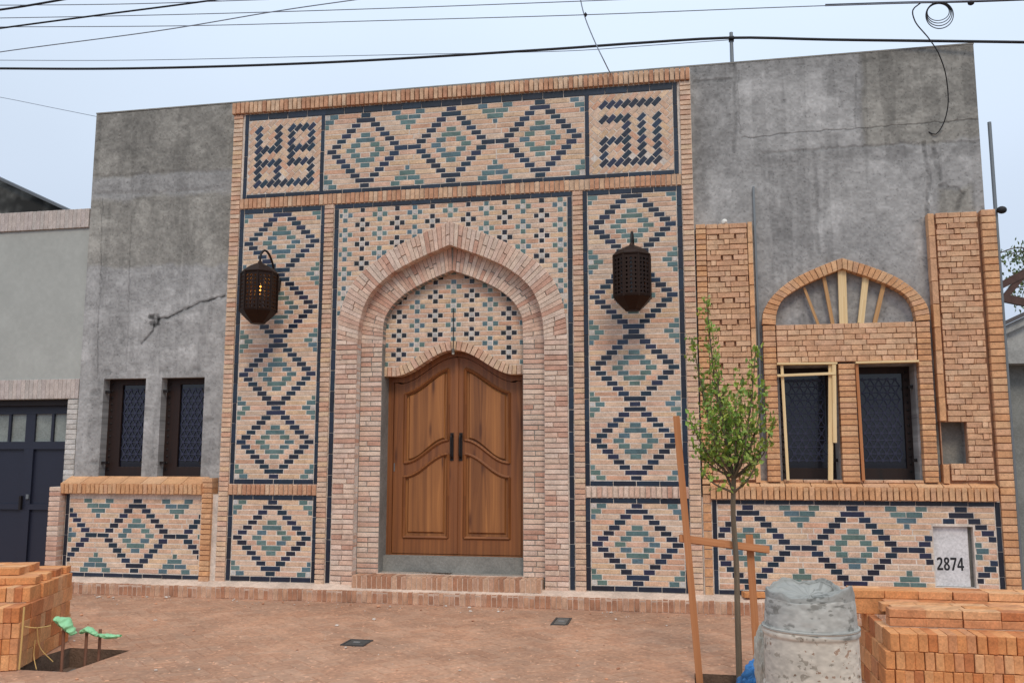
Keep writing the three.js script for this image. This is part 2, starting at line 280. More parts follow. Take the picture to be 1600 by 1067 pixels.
{
  const s = poly([[-9, 0.6], [8.5, 0.6], [8.5, -6.2], [-9, -6.2]].reverse()); pits.forEach(([a, b, c, d]) => s.holes.push(rectPath(a, b, -d, -c)));
  const g = new THREE.ShapeGeometry(s); g.rotateX(-Math.PI / 2); g.translate(0, -0.0042, 0); mesh('sand_bed', uvMetres(g), sandBed, pavement);
  // herringbone of bricks 0.25 x 0.125 laid at 45 degrees
  const w = 0.122, n = 2, q = Math.SQRT1_2 * w, list = [];
  for (let i = -120; i < 120; i++) for (let j = -120; j < 120; j++) {
    const m = (((i - j) % (2 * n)) + 2 * n) % (2 * n); let ci, cj, H;
    if (m === 0) { ci = i + n / 2; cj = j + 0.5; H = true; } else if (m === 2 * n - 1) { ci = i + 0.5; cj = j + n / 2; H = false; } else continue;
    const x = (ci - cj) * q, z = (ci + cj) * q + 2.2; if (x < -6.3 || x > 6.4 || z < 0.24 || z > 6.0) continue;
    if (pits.some(([a, b, c, d]) => x > a - 0.11 && x < b + 0.11 && z > c - 0.11 && z < d + 0.11)) continue;
    if (z < 0.36 && z < 0.33) continue;
    list.push({ x, z, H });
  }
  const view = new THREE.Frustum().setFromProjectionMatrix(new THREE.Matrix4().multiplyMatrices(camera.projectionMatrix, camera.matrixWorldInverse));
  const geos = [0, 1, 2, 3].map(v => { const g2 = brickGeo(n * w - 0.010, w - 0.010, 0.03, 'p' + v).clone(); g2.rotateX(-Math.PI / 2); return g2; });
  const inV = list.map((b, i) => [i, view.containsPoint(new THREE.Vector3(b.x, 0, b.z)) ? b.z : -9]).sort((a, b) => b[1] - a[1]).slice(0, 300).map(a => a[0]), near = new Set(inV), rest = [];
  list.forEach((b, i) => {
    const y = rr(-0.0025, 0.0018), rot = (b.H ? -1 : 1) * Math.PI / 4 + rr(-0.01, 0.01), t = Math.floor(R() * 5), gsrc = geos[Math.floor(R() * 4)];
    const M = new THREE.Matrix4().makeRotationY(rot).multiply(new THREE.Matrix4().makeRotationX(rr(-0.006, 0.006))).setPosition(b.x, y, b.z), g2 = gsrc.clone().applyMatrix4(M);
    const p = g2.attributes.position, uv = g2.attributes.uv; for (let k = 0; k < p.count; k++) uv.setXY(k, p.getX(k), p.getZ(k));
    if (near.has(i)) mesh('paving_brick', g2, paveMats[t], pavement);
    else { const c = srgb(...paveTints[t]), a = new Float32Array(p.count * 3); for (let k = 0; k < p.count; k++) { a[k * 3] = c.r; a[k * 3 + 1] = c.g; a[k * 3 + 2] = c.b; } g2.setAttribute('color', new THREE.BufferAttribute(a, 3)); rest.push(g2); }
  });
  const m = mesh('far_paving_bricks', mergeGeometries(rest), std({ color: 0xffffff, vertexColors: true, map: dustMap, bumpMap: brickBump, bumpScale: 0.003, roughness: 0.95 }), pavement); m.userData.kind = 'stuff';
  const soil = std({ color: srgb(122, 98, 82), map: cementMap, bumpMap: brickBump, bumpScale: 0.01, roughness: 1 });
  pits.forEach(([a, b, c, d], i) => {
    const gs = [box(a - 0.05, b + 0.05, -0.35, -0.17, c - 0.05, d + 0.05), box(a - 0.05, a, -0.17, -0.006, c, d), box(b, b + 0.05, -0.17, -0.006, c, d), box(a - 0.05, b + 0.05, -0.17, -0.006, c - 0.05, c), box(a - 0.05, b + 0.05, -0.17, -0.006, d, d + 0.05)];
    const m2 = mesh(i ? 'tree_pit_001' : 'tree_pit', mergeGeometries(gs), soil, scene); m2.userData = { kind: 'structure' };
  });
}

// ================================================================ THE BUILDING
const house = thing('brick_building', 'half finished building faced with patterned brick, blue glazed diamonds and an arched doorway', 'building');
const CZ = -0.12; // face of the bare cement wall
// portal curves (right half, from the springing to the point), x against the centre line
const O1 = [[1.43, 3.12], [1.412, 3.35], [1.372, 3.53], [1.318, 3.676], [1.243, 3.806], [1.105, 3.962], [0.91, 4.102], [0.681, 4.251], [0.338, 4.405], [0, 4.535]];
const I1 = [[1.158, 3.06], [1.145, 3.27], [1.085, 3.51], [0.978, 3.700], [0.744, 3.908], [0.447, 4.065], [0, 4.243]];
const I2 = [[0.882, 3.06], [0.880, 3.25], [0.862, 3.372], [0.77, 3.531], [0.599, 3.682], [0.305, 3.837], [0, 3.955]];
const AO = [[0.888, 3.16], [0.872, 3.30], [0.79, 3.45], [0.59, 3.632], [0.27, 3.79], [0, 3.888]].map(p => [p[0] + 4.545, p[1]]), AI = [[0.742, 3.15], [0.728, 3.28], [0.66, 3.43], [0.48, 3.56], [0.22, 3.68], [0, 3.768]].map(p => [p[0] + 4.545, p[1]]);
function smooth(pts, n) { const c = new THREE.CatmullRomCurve3(pts.map(p => new THREE.Vector3(p[0], p[1], 0)), false, 'centripetal'); return c.getSpacedPoints(n).map(p => [p.x, p.y]); }
const mirror = (p, c = 0) => p.map(([x, y]) => [2 * c - x, y]);
function archOutline(pts, foot, c = 0, n = 24) { const s = smooth(pts, n), L = mirror(s, c).reverse(); return [[pts[0][0], foot], ...s, ...L.slice(1), [2 * c - pts[0][0], foot]]; }
const ogee = x => { const a = Math.abs(x); return a > 0.74 ? 2.665 : 2.665 + 0.31 * Math.pow((1 + Math.cos(Math.PI * a / 0.74)) / 2, 0.92); };

// ---- bare cement wall with its openings
const lw = [[-4.70, -4.09], [-3.865, -3.26]], rw = [[3.83, 4.44], [4.65, 5.27]], WY0 = 1.425, WY1 = 2.69;
{
  const s = poly([[-5.055, 0], [6.10, 0], [6.10, 6.345], [-5.055, 6.325]]);
  [...lw, ...rw].forEach(([a, b]) => s.holes.push(rectPath(a, b, WY0, WY1)));
  s.holes.push(new THREE.Path(archOutline(I1, 0.1).map(p => new THREE.Vector2(p[0], p[1]))));
  s.holes.push(rectPath(5.43, 5.74, 1.60, 2.05));
  const W = 2048, H = 1164, X0 = -5.1, X1 = 6.15, YT = 6.4;
  const lines = []; // scratches, cracks and edges of patches, traced on the wall
  const L = (pts, w, dark, tint = 0) => lines.push({ p: pts.map(([x, y]) => { const q = at(x, y, CZ); return [q.x, q.y]; }), w, dark, tint });
  L([[241, 500], [262, 496], [285, 485], [312, 473], [352, 462]], 0.034, 0.30); L([[241, 500], [262, 496], [285, 485], [312, 473], [352, 462]], 0.010, 0.4); L([[241, 500], [238, 515], [232, 523], [222, 535]], 0.018, 0.42); L([[236, 494], [246, 494], [246, 506], [236, 506]], 0.04, 0.6);
  L([[152, 276], [220, 274], [290, 268], [356, 268]], 0.05, 0.07); L([[150, 303], [230, 302], [300, 298], [356, 293]], 0.05, 0.06); L([[160, 310], [156, 450], [150, 590]], 0.014, 0.14); L([[204, 340], [202, 430], [196, 580]], 0.014, 0.12);
  L([[1085, 128], [1140, 124]], 0.03, 0.2); L([[1148, 100], [1152, 180], [1147, 236]], 0.03, 0.16); L([[1154, 110], [1157, 210]], 0.012, 0.12);
  L([[1160, 216], [1260, 206], [1380, 198], [1530, 186]], 0.012, 0.2); L([[1190, 240], [1270, 234], [1400, 226], [1530, 221]], 0.03, 0.1); L([[1272, 236], [1276, 320], [1280, 395]], 0.03, 0.12);
  L([[1446, 222], [1452, 270], [1450, 335]], 0.028, 0.24); L([[1461, 222], [1466, 262], [1468, 280]], 0.03, 0.2); L([[1470, 290], [1490, 294], [1506, 302], [1500, 316], [1497, 326]], 0.035, 0.2); L([[1336, 118], [1338, 200]], 0.014, 0.1);
  for (const [px, py] of [[166, 582], [190, 578], [256, 579], [306, 578], [322, 610], [148, 612], [322, 722], [146, 722], [326, 655]]) L([[px - 3, py], [px + 3, py]], 0.05, 0.14, 1);
  // zones laid at different times: [x0, x1, y0, y1, tone, edge]
  const zone = [[-5.1, -2.9, 5.4, 6.4, -0.085, 0.35], [-5.1, -2.9, 5.15, 5.4, -0.03, 0.25], [-5.1, -2.9, 4.15, 5.15, -0.06, 0.5], [-5.1, -4.85, 0, 5.0, 0.045, 0.2], [-4.5, -2.9, 2.7, 3.75, 0.035, 0.6], [2.9, 3.47, 4.9, 6.4, -0.04, 0.3], [3.5, 4.83, 5.22, 6.15, 0.035, 0.35], [4.85, 6.2, 5.2, 6.4, -0.06, 0.35], [3.5, 6.2, 5.02, 5.2, -0.045, 0.2], [5.6, 6.0, 4.35, 4.7, -0.06, 0.5], [3.55, 4.3, 4.05, 4.75, -0.035, 0.9], [4.3, 5.4, 3.9, 5.0, 0.03, 0.7], [2.9, 6.2, 6.18, 6.4, -0.04, 0.3]];
  const seg = (x, y, a, b) => { const dx = b[0] - a[0], dy = b[1] - a[1], t = Math.max(0, Math.min(1, ((x - a[0]) * dx + (y - a[1]) * dy) / (dx * dx + dy * dy + 1e-9))); return Math.hypot(x - a[0] - t * dx, y - a[1] - t * dy); };
  const boxes = lines.map(l => [Math.min(...l.p.map(p => p[0])) - 0.2, Math.max(...l.p.map(p => p[0])) + 0.2, Math.min(...l.p.map(p => p[1])) - 0.2, Math.max(...l.p.map(p => p[1])) + 0.2]);
  const bump = new Uint8Array(W * H * 4);
  const map = tex(W, H, (u, v, i, j) => {
    const x = X0 + u * (X1 - X0), y = v * YT;
    if (x > -2.85 && x < 2.85) return 0.5;
    const a = fbm(x * 1.3, y * 1.3, 4), b = fbm(x * 4 + 40, y * 4, 3), c = noise3(x * 40, y * 40, 1), dn = fbm(x * 11, y * 5 + 9, 2), m = fbm(x * 2.6 + 13, y * 1.7 + 5, 4);
    const tr = fbm(x * 7 + 3 * b, y * 22 + 2 * a, 3), e2 = fbm(x * 17 + 70, y * 17, 3);
    const pit = noise3(x * 75, y * 75, 5), run = fbm(x * 9 + 31, y * 0.7, 3), sw = fbm(x * 5 + 4 * (a - 0.5), y * 26 + 9 * Math.sin(x * 2.3 + 5 * a), 3);
    let k = 0.615 + 0.06 * (a - 0.5) + 0.085 * (b - 0.5) + 0.07 * (c - 0.5) + 0.05 * (dn - 0.5) + 0.06 * (tr - 0.5) + 0.11 * (e2 - 0.5) + 0.07 * (sw - 0.5);
    if (pit > 0.86) k -= 0.09; if (run > 0.60) k -= Math.min(1, (run - 0.60) * 18) * 0.045 * (0.4 + e2);
    if (m > 0.58) k -= Math.min(1, (m - 0.58) * 30) * 0.03;
    if (b > 0.64) k += Math.min(1, (b - 0.64) * 30) * 0.035;
    const wob = (b - 0.5) * 0.28 + (dn - 0.5) * 0.12;
    let warm = 0;
    for (const z of zone) { const e = Math.min(x - z[0], z[1] - x, y - z[2], z[3] - y) + wob * z[5]; if (e > 0) { const t = Math.min(1, e / 0.06); k += z[4] * t; if (z[4] < -0.05) warm = Math.max(warm, t); } }
    let h = 0.5 + 0.5 * (b - 0.5) + 0.3 * (c - 0.5);
    for (let q = 0; q < lines.length; q++) {
      const B = boxes[q]; if (x < B[0] || x > B[1] || y < B[2] || y > B[3]) continue; const l = lines[q]; let d = 9; for (let s2 = 0; s2 < l.p.length - 1; s2++) d = Math.min(d, seg(x + (b - 0.5) * 0.05 + (e2 - 0.5) * 0.03, y + (dn - 0.5) * 0.02 + (e2 - 0.5) * 0.03, l.p[s2], l.p[s2 + 1]));
      const t = Math.max(0, 1 - d / l.w); k -= l.dark * Math.sqrt(t) * Math.max(0, Math.min(1, 0.2 + 2.2 * (e2 - 0.25))) * 0.75; h -= t * 0.5;
    }
    const p = (j * W + i) * 4; bump[p] = bump[p + 1] = bump[p + 2] = Math.max(0, Math.min(255, h * 255)); bump[p + 3] = 255;
    return [k * (1.0 + 0.012 * warm), k * (1.0 + 0.0 * warm), k * (0.995 - 0.035 * warm)];
  }, true, THREE.ClampToEdgeWrapping);
  const bt = new THREE.DataTexture(bump, W, H); bt.magFilter = THREE.LinearFilter; bt.needsUpdate = true;
  const g = extrude(s, -0.45, CZ), uv = g.attributes.uv, p = g.attributes.position; for (let i = 0; i < uv.count; i++) uv.setXY(i, (p.getX(i) - X0) / (X1 - X0), p.getY(i) / YT);
  mesh('cement_wall', g, std({ map, bumpMap: bt, bumpScale: 0.009, roughness: 0.95 }), house);
  mesh('building_body', box(-5.05, 6.095, 0, 6.2, -7, -0.60), cementMat, house);
  mesh('wall_coping', box(-5.06, 6.105, 6.335, 6.352, -0.46, CZ + 0.004), cementMat, house);
}

// ---- mortar bed of the middle bay, open at the portal
{
  const s = poly([[-2.93, 0.02], [2.93, 0.02], [2.93, 6.262], [-2.93, 6.262]]);
  s.holes.push(new THREE.Path(archOutline(I1.map(p => [p[0] + 0.004, p[1] + 0.003]), 0.1).map(p => new THREE.Vector2(p[0], p[1]))));
  mesh('mortar_bed', extrude(s, CZ + 0.002, -0.0032), mortarMat, house);
  const s2 = poly(archOutline(I1.map(p => [p[0] + 0.02, p[1] + 0.02]), 0.06)); s2.holes.push(new THREE.Path(archOutline(I2, 0.3).map(p => new THREE.Vector2(p[0], p[1]))));
  mesh('portal_reveal', extrude(s2, -0.56, -0.127), cementMat, house);
}
const UL = 0.0642;
// ---- the four bordered bays and the long strip
for (const sgn of [-1, 1]) {
  const c = sgn * 2.2125, x0 = c - 0.523, x1 = c + 0.523;
  let F = new Field('tall_diamond_panel', house);
  border(F, x0 - 0.062, x1 + 0.062, 1.345, 4.832, 0.06, 0.004, 'lrtb', 0.064);
  for (let r = 0; r < 56; r++) { const k0 = 6 - r; let segs = []; const y = 4.768 - (r + 0.5) * 0.06; for (let D = 0; D < 4; D++) { const k = k0 + 14 * D; if (Math.abs(k) <= 7) segs.push(...diamond(k, c, UL).filter(q => !(k === -7 && D < 3)), ...cornerTeal(k, x0, x1, UL).filter(() => !(k === -7 && D < 3))); } course(F, x0, x1, y, 0.06, segs, 0, 'buff'); }
  F.done();
  F = new Field('square_diamond_panel', house);
  border(F, x0 - 0.062, x1 + 0.062, 0.178, 1.213, 0.06, 0.004);
  for (let k = 7; k >= -7; k--) course(F, x0, x1, 0.697 + k * 0.061, 0.061, [...diamond(k, c, UL), ...cornerTeal(k, x0, x1, UL)], 0, 'buff');
  F.done();
}
{
  const F = new Field('long_diamond_panel', house), x0 = -1.668, x1 = 1.668, u = 0.0640;
  border(F, x0 - 0.055, x1 + 0.055, 4.972, 6.105, 0.055, 0.004, 'lrtb', 0.088);
  for (let k = 7; k >= -7; k--) { const segs = []; for (const c of [-17.5 * u, 0, 17.5 * u]) segs.push(...diamond(k, c, u, [c < 0 ? 8 : 8.75, c > 0 ? 8 : 8.75])); segs.push(...cornerTeal(k, x0, x1, u)); for (const s of [-1, 1]) segs.push(...linkTeal(k, s * 8.75 * u, u)); course(F, x0, x1, 5.522 + k * 0.0657, 0.0657, segs, 0, 'buff'); }
  F.done();
}
// ---- the two panels of square lettering, in bricks laid at 45 degrees
function script(rows, cx, back, offX) {
  const F = new Field('lettering_panel', house), x0 = cx - 0.508, x1 = cx + 0.508, y0 = 5.03, y1 = 6.014, p = 0.0905, w = p * Math.SQRT1_2;
  border(F, x0 - 0.055, x1 + 0.055, 4.972, 6.105, 0.055, 0.005, cx < 0 ? 'ltb' : 'rtb', 0.088);
  const put = (X, Y, dir, kind) => { // clip the tilted brick to the panel
    const L = w - 0.004, h = (w - (kind === 'navy' ? 0.0075 : 0.009)) / 2, ca = Math.SQRT1_2, sa = dir * Math.SQRT1_2; let c = [[-L, -h], [L, -h], [L, h], [-L, h]].map(([a, b]) => [X + a * ca - b * sa, Y + a * sa + b * ca]);
    const clip = (f) => { const o = []; for (let i = 0; i < c.length; i++) { const A = c[i], B = c[(i + 1) % c.length], fa = f(A), fb = f(B); if (fa >= 0) o.push(A); if ((fa >= 0) !== (fb >= 0)) { const t = fa / (fa - fb); o.push([A[0] + (B[0] - A[0]) * t, A[1] + (B[1] - A[1]) * t]); } } c = o; };
    clip(q => q[0] - x0 - 0.004); if (c.length) clip(q => x1 - 0.004 - q[0]); if (c.length) clip(q => q[1] - y0 - 0.003); if (c.length) clip(q => y1 - 0.003 - q[1]); if (c.length < 3) return;
    let ar = 0; for (let i = 0; i < c.length; i++) { const A = c[i], B = c[(i + 1) % c.length]; ar += A[0] * B[1] - A[1] * B[0]; } if (ar < 0.0012) return;
    F.list.push({ corners: c, z: rr(-0.001, 0.001), zb: -0.04, kind, size: ar, x: X, y: Y });
  };
  const nx = rows[0].length, ny = rows.length, ox = cx + offX - (nx - 1) / 2 * p, oy = (y0 + y1) / 2 + (ny - 1) / 2 * p;
  for (let r = -3; r < ny + 3; r++) for (let c = -4; c < nx + 4; c++) {
    const X = ox + c * p, Y = oy - r * p, on = rows[r] && rows[r][c] === '#', bk = back(c, r);
    if (bk && !on) { put(X, Y + p / 2, -1, 'buff'); } else put(X, Y, 1, on ? 'navy' : 'buff');
  }
  F.done();
}
script(['#..#.####', '#..#.#..#', '#..#.#..#', '####.####', '#....#...', '####.####', '#..#....#', '#..#....#', '#########'], -2.212, (c, r) => c === 4 && r > 0 && r < 8, 0);
script(['########', '........', '####.#.#', '...#.#.#', '...#.#.#', '####.#.#', '#..#.#.#', '#..#.#.#', '########'], 2.212, (c, r) => (c === 4 && r > 1 && r < 9) || (c === 6 && r > 1 && r < 9) || (c === 8 && r > 0 && r < 9) || (c === -1 && r > 1 && r < 8), 0.0);
// ---- plain brick ribs between the panels
{
  let F = new Field('top_soldier_course', house); soldiers(F, -2.95, 2.93, 6.108, 6.262, 0.05, 'soldier', 0.0605, 0.17); F.done();
  F = new Field('soldier_course', house); soldiers(F, -2.80, 2.80, 4.835, 4.972, 0.022, 'soldier', 0.0605); F.done();
  for (const s of [-1, 1]) {
    F = new Field('short_soldier_course', house); soldiers(F, s > 0 ? 1.64 : -2.80, s > 0 ? 2.80 : -1.64, 1.213, 1.345, 0.02, s > 0 ? 'pink' : 'soldier', 0.0605); F.done();
    F = new Field('outer_rib', house); column(F, s > 0 ? 2.80 : -2.93, s > 0 ? 2.93 : -2.80, 0.16, 6.108, 0.02, 'buff', 0.0605, 0.13); F.done();
    F = new Field('inner_rib', house); column(F, s > 0 ? 1.51 : -1.636, s > 0 ? 1.636 : -1.51, 0.16, 4.834, 0.02, 'buff'); F.done();
    F = new Field('glazed_line', house); border(F, s > 0 ? 1.445 : -1.506, s > 0 ? 1.506 : -1.445, 0.18, 4.772, 0.06, 0.006, s > 0 ? 'r' : 'l'); F.done(300, 'glazed_brick');
  }
  F = new Field('glazed_lintel_line', house); border(F, -1.506, 1.506, 4.772, 4.833, 0.06, 0.006, 't'); F.done(300, 'glazed_brick');
}
// ---- star-dotted brickwork: over the arch, and in the tympanum
function dots(F, x0, x1, ys, pitch, phase, s, inside, z, xc = 0) {
  const cell = s / 3.48;
  ys.forEach((y, r) => {
    const segs = [];
    for (let n = -7; n <= 7; n++) { const c = xc + n * s, kind = n % 2 ? 'dot' : 'teal', q = (((r + phase + (n % 2 ? 0 : 2)) % 4) + 4) % 4; // q: 0 middle course, 1 and 3 the tips, 2 plain
      if (q === 0) segs.push([c - 1.5 * cell, c - 0.5 * cell, kind], [c - 0.5 * cell, c + 0.5 * cell, 'pale'], [c + 0.5 * cell, c + 1.5 * cell, kind]); else if (q !== 2) segs.push([c - 0.5 * cell, c + 0.5 * cell, kind]); }
    const G = { add: (X, Y, Z, w, h, k, o) => { if (inside(X, Y, w)) F.add(X, Y, Z, w, h, k, o); } };
    course(G, x0, x1, y, pitch, segs, z, 'buff', 0.262);
  });
}
function curveY(pts, n = 40) { const s = smooth(pts, n); return x => { const a = Math.abs(x); if (a >= s[0][0]) return -1; for (let i = 0; i < s.length - 1; i++) if (a <= s[i][0] && a >= s[i + 1][0]) { const t = (a - s[i + 1][0]) / (s[i][0] - s[i + 1][0] + 1e-9); return s[i + 1][1] + (s[i][1] - s[i + 1][1]) * t; } return s[s.length - 1][1]; }; }
{
  const yO1 = curveY(O1), F = new Field('dotted_spandrel', house), ys = []; const y0 = 4.557; // middle course of the navy stars
  const P = 0.0619; for (let r = 4; r >= -26; r--) { const y = y0 + r * P; if (y < 4.772 + P * 0.3) ys.push(y); }
  const r0 = Math.round((ys[0] - y0) / P);
  dots(F, -1.443, 1.443, ys, P, -r0, 0.227, (X, Y, w) => Y > Math.max(yO1(Math.max(0, Math.abs(X) - w / 2)), yO1(Math.abs(X) + w / 2)) - 0.14 && Y > Math.min(yO1(Math.max(0, Math.abs(X) - w / 2)), yO1(Math.min(1.42, Math.abs(X) + w / 2))) - 0.06 && Y > 3.15, 0, 0);
  F.done();
  const yI2 = curveY(I2), F2 = new Field('dotted_tympanum', house), ys2 = [], P2 = 0.0597, yc = 3.654; // navy
  for (let r = 8; r >= -18; r--) { const y = yc + r * P2; if (y < 3.99) ys2.push(y); }
  const r1 = Math.round((ys2[0] - yc) / P2);
  dots(F2, -0.93, 0.93, ys2, P2, -r1, 0.233, (X, Y, w) => { const a = Math.abs(X); return Y < (a > 0.88 ? 3.3 : Math.max(yI2(Math.max(0, a - w / 2)), 3.2)) + 0.06 && Y > Math.min(ogee(a - w / 2), ogee(a + w / 2)) + 0.08; }, -0.24, -0.012);
  F2.done();
  const pts = []; for (let i = 0; i <= 32; i++) { const x = -0.93 + 1.86 * i / 32; pts.push([x, ogee(x) + 0.02]); }
  mesh('tympanum_bed', extrude(poly([...pts, ...archOutline(I2.map(p => [p[0] + 0.04, p[1] + 0.03]), 2.8).slice(1, -1)]), -0.40, -0.2434), mortarMat, house);
}
// ---- arch rings and jambs of the portal
function ring(F, outer, inner, n, zf, zb, kind, c = 0, split = true) {
  const o = smooth(outer, n), i = smooth(inner, n), g = 0.05;
  for (let k = 0; k < n; k++) for (const s of [1, -1]) {
    const lerp = (A, B, t) => [A[0] + (B[0] - A[0]) * t, A[1] + (B[1] - A[1]) * t];
    const a = lerp(o[k], o[k + 1], g), b = lerp(o[k], o[k + 1], 1 - g), d = lerp(i[k], i[k + 1], g), e = lerp(i[k], i[k + 1], 1 - g);
    const cuts = split && R() < 0.45 ? [0, rr(0.42, 0.58), 1] : [0, 1];
    for (let q = 0; q < cuts.length - 1; q++) {
      const t0 = cuts[q] + (q ? 0.018 : 0), t1 = cuts[q + 1] - (q < cuts.length - 2 ? 0.018 : 0);
      let C = [lerp(a, d, t0), lerp(b, e, t0), lerp(b, e, t1), lerp(a, d, t1)]; if (s < 0) C = C.map(([x, y]) => [2 * c - x, y]);
      let ar = 0; for (let m = 0; m < 4; m++) { const A = C[m], B = C[(m + 1) % 4]; ar += A[0] * B[1] - A[1] * B[0]; } if (ar < 0) C.reverse();
      F.quad(C, zf + rr(-0.002, 0.002), zb, kind);
    }
  }
}
function jamb(F, x0, x1, y0, y1, z, d, kind, pitch = 0.0605) { const n = Math.round((y1 - y0) / pitch), s = (y1 - y0) / n; for (let i = 0; i < n; i++) { const y = y0 + (i + 0.5) * s, m = R() < 0.62 ? x0 + (x1 - x0) * (R() < 0.5 ? 0.5 : rr(0.3, 0.7)) : 0; const put = (a, b) => F.add((a + b) / 2, y, z, b - a - J * 0.8, s - J, kind, { d }); if (m) { put(x0, m); put(m, x1); } else put(x0, x1); } }
{
  let F = new Field('outer_arch', house); ring(F, O1, I1, 36, 0.02, -0.118, 'pink'); F.done();
  for (const s of [-1, 1]) { F = new Field('outer_jamb', house); jamb(F, s > 0 ? 1.158 : -1.44, s > 0 ? 1.44 : -1.158, 0.15, 3.1, 0.018, 0.14, 'pink'); F.done(); }
  F = new Field('inner_arch', house); ring(F, I1.map(p => [p[0] + 0.012, p[1] + 0.012]), I2, 31, -0.118, -0.25, 'pink'); F.done();
  for (const s of [-1, 1]) { F = new Field('inner_jamb', house); jamb(F, s > 0 ? 0.882 : -1.16, s > 0 ? 1.16 : -0.882, 0.29, 3.08, -0.119, 0.13, 'pink'); F.done(); }
  // wavy brick lintel over the door
  F = new Field('wavy_lintel', house); const N = 31, xs = i => -0.905 + 1.81 * i / N, th = 0.115;
  for (let i = 0; i < N; i++) { const a = xs(i) + 0.004, b = xs(i + 1) - 0.004, nrm = x => { const d = (ogee(x + 0.01) - ogee(x - 0.01)) / 0.02, l = Math.hypot(d, 1); return [-d / l, 1 / l]; }, na = nrm(a), nb = nrm(b); F.quad([[a, ogee(a)], [b, ogee(b)], [b + nb[0] * th, ogee(b) + nb[1] * th], [a + na[0] * th, ogee(a) + na[1] * th]], -0.212 + rr(-0.003, 0.003), -0.36, 'buff'); }
  F.done();
}
// ---- door steps and plinth
{
  const laid = (name, x0, x1, y0, y1, z, depth, kind) => { // bricks on edge, seen end-on
    const p = part(name, house), n = Math.round((x1 - x0) / 0.0615), s = (x1 - x0) / n;
    for (let i = 0; i < n; i++) { const m = mesh('brick', brickGeo(s - 0.009, y1 - y0 + 0.004, depth, Math.floor(R() * 4)), pick(MAT[kind]), p); m.position.set(x0 + (i + 0.5) * s, (y0 + y1) / 2 + rr(-0.004, 0.003), z + rr(-0.004, 0.004)); m.rotation.z = rr(-0.012, 0.012); }
    mesh('mortar', box(x0, x1, y0 - 0.02, y1 - 0.006, z - depth, z - 0.007), limeMortar, p); return p;
  };
  laid('plinth', -4.97, 6.12, 0.0, 0.128, 0.2, 0.24, 'plinth');
  laid('door_step', -1.13, 1.13, 0.15, 0.292, 0.105, 0.22, 'plinth');
  mesh('plinth_haunching', extrude(poly([[0.20, 0.118], [0.02, 0.172], [-0.1, 0.172], [-0.1, 0.06], [0.19, 0.06]]), -6.115, 4.965), limeMortar, house).rotation.y = -Math.PI / 2;
  mesh('step_haunching', box(-0.9, 0.9, 0.1, 0.30, -0.45, -0.10), limeMortar, house);
  mesh('cement_sill', box(-0.895, 0.895, 0.30, 0.487, -0.52, -0.285), cementMat, house);
}
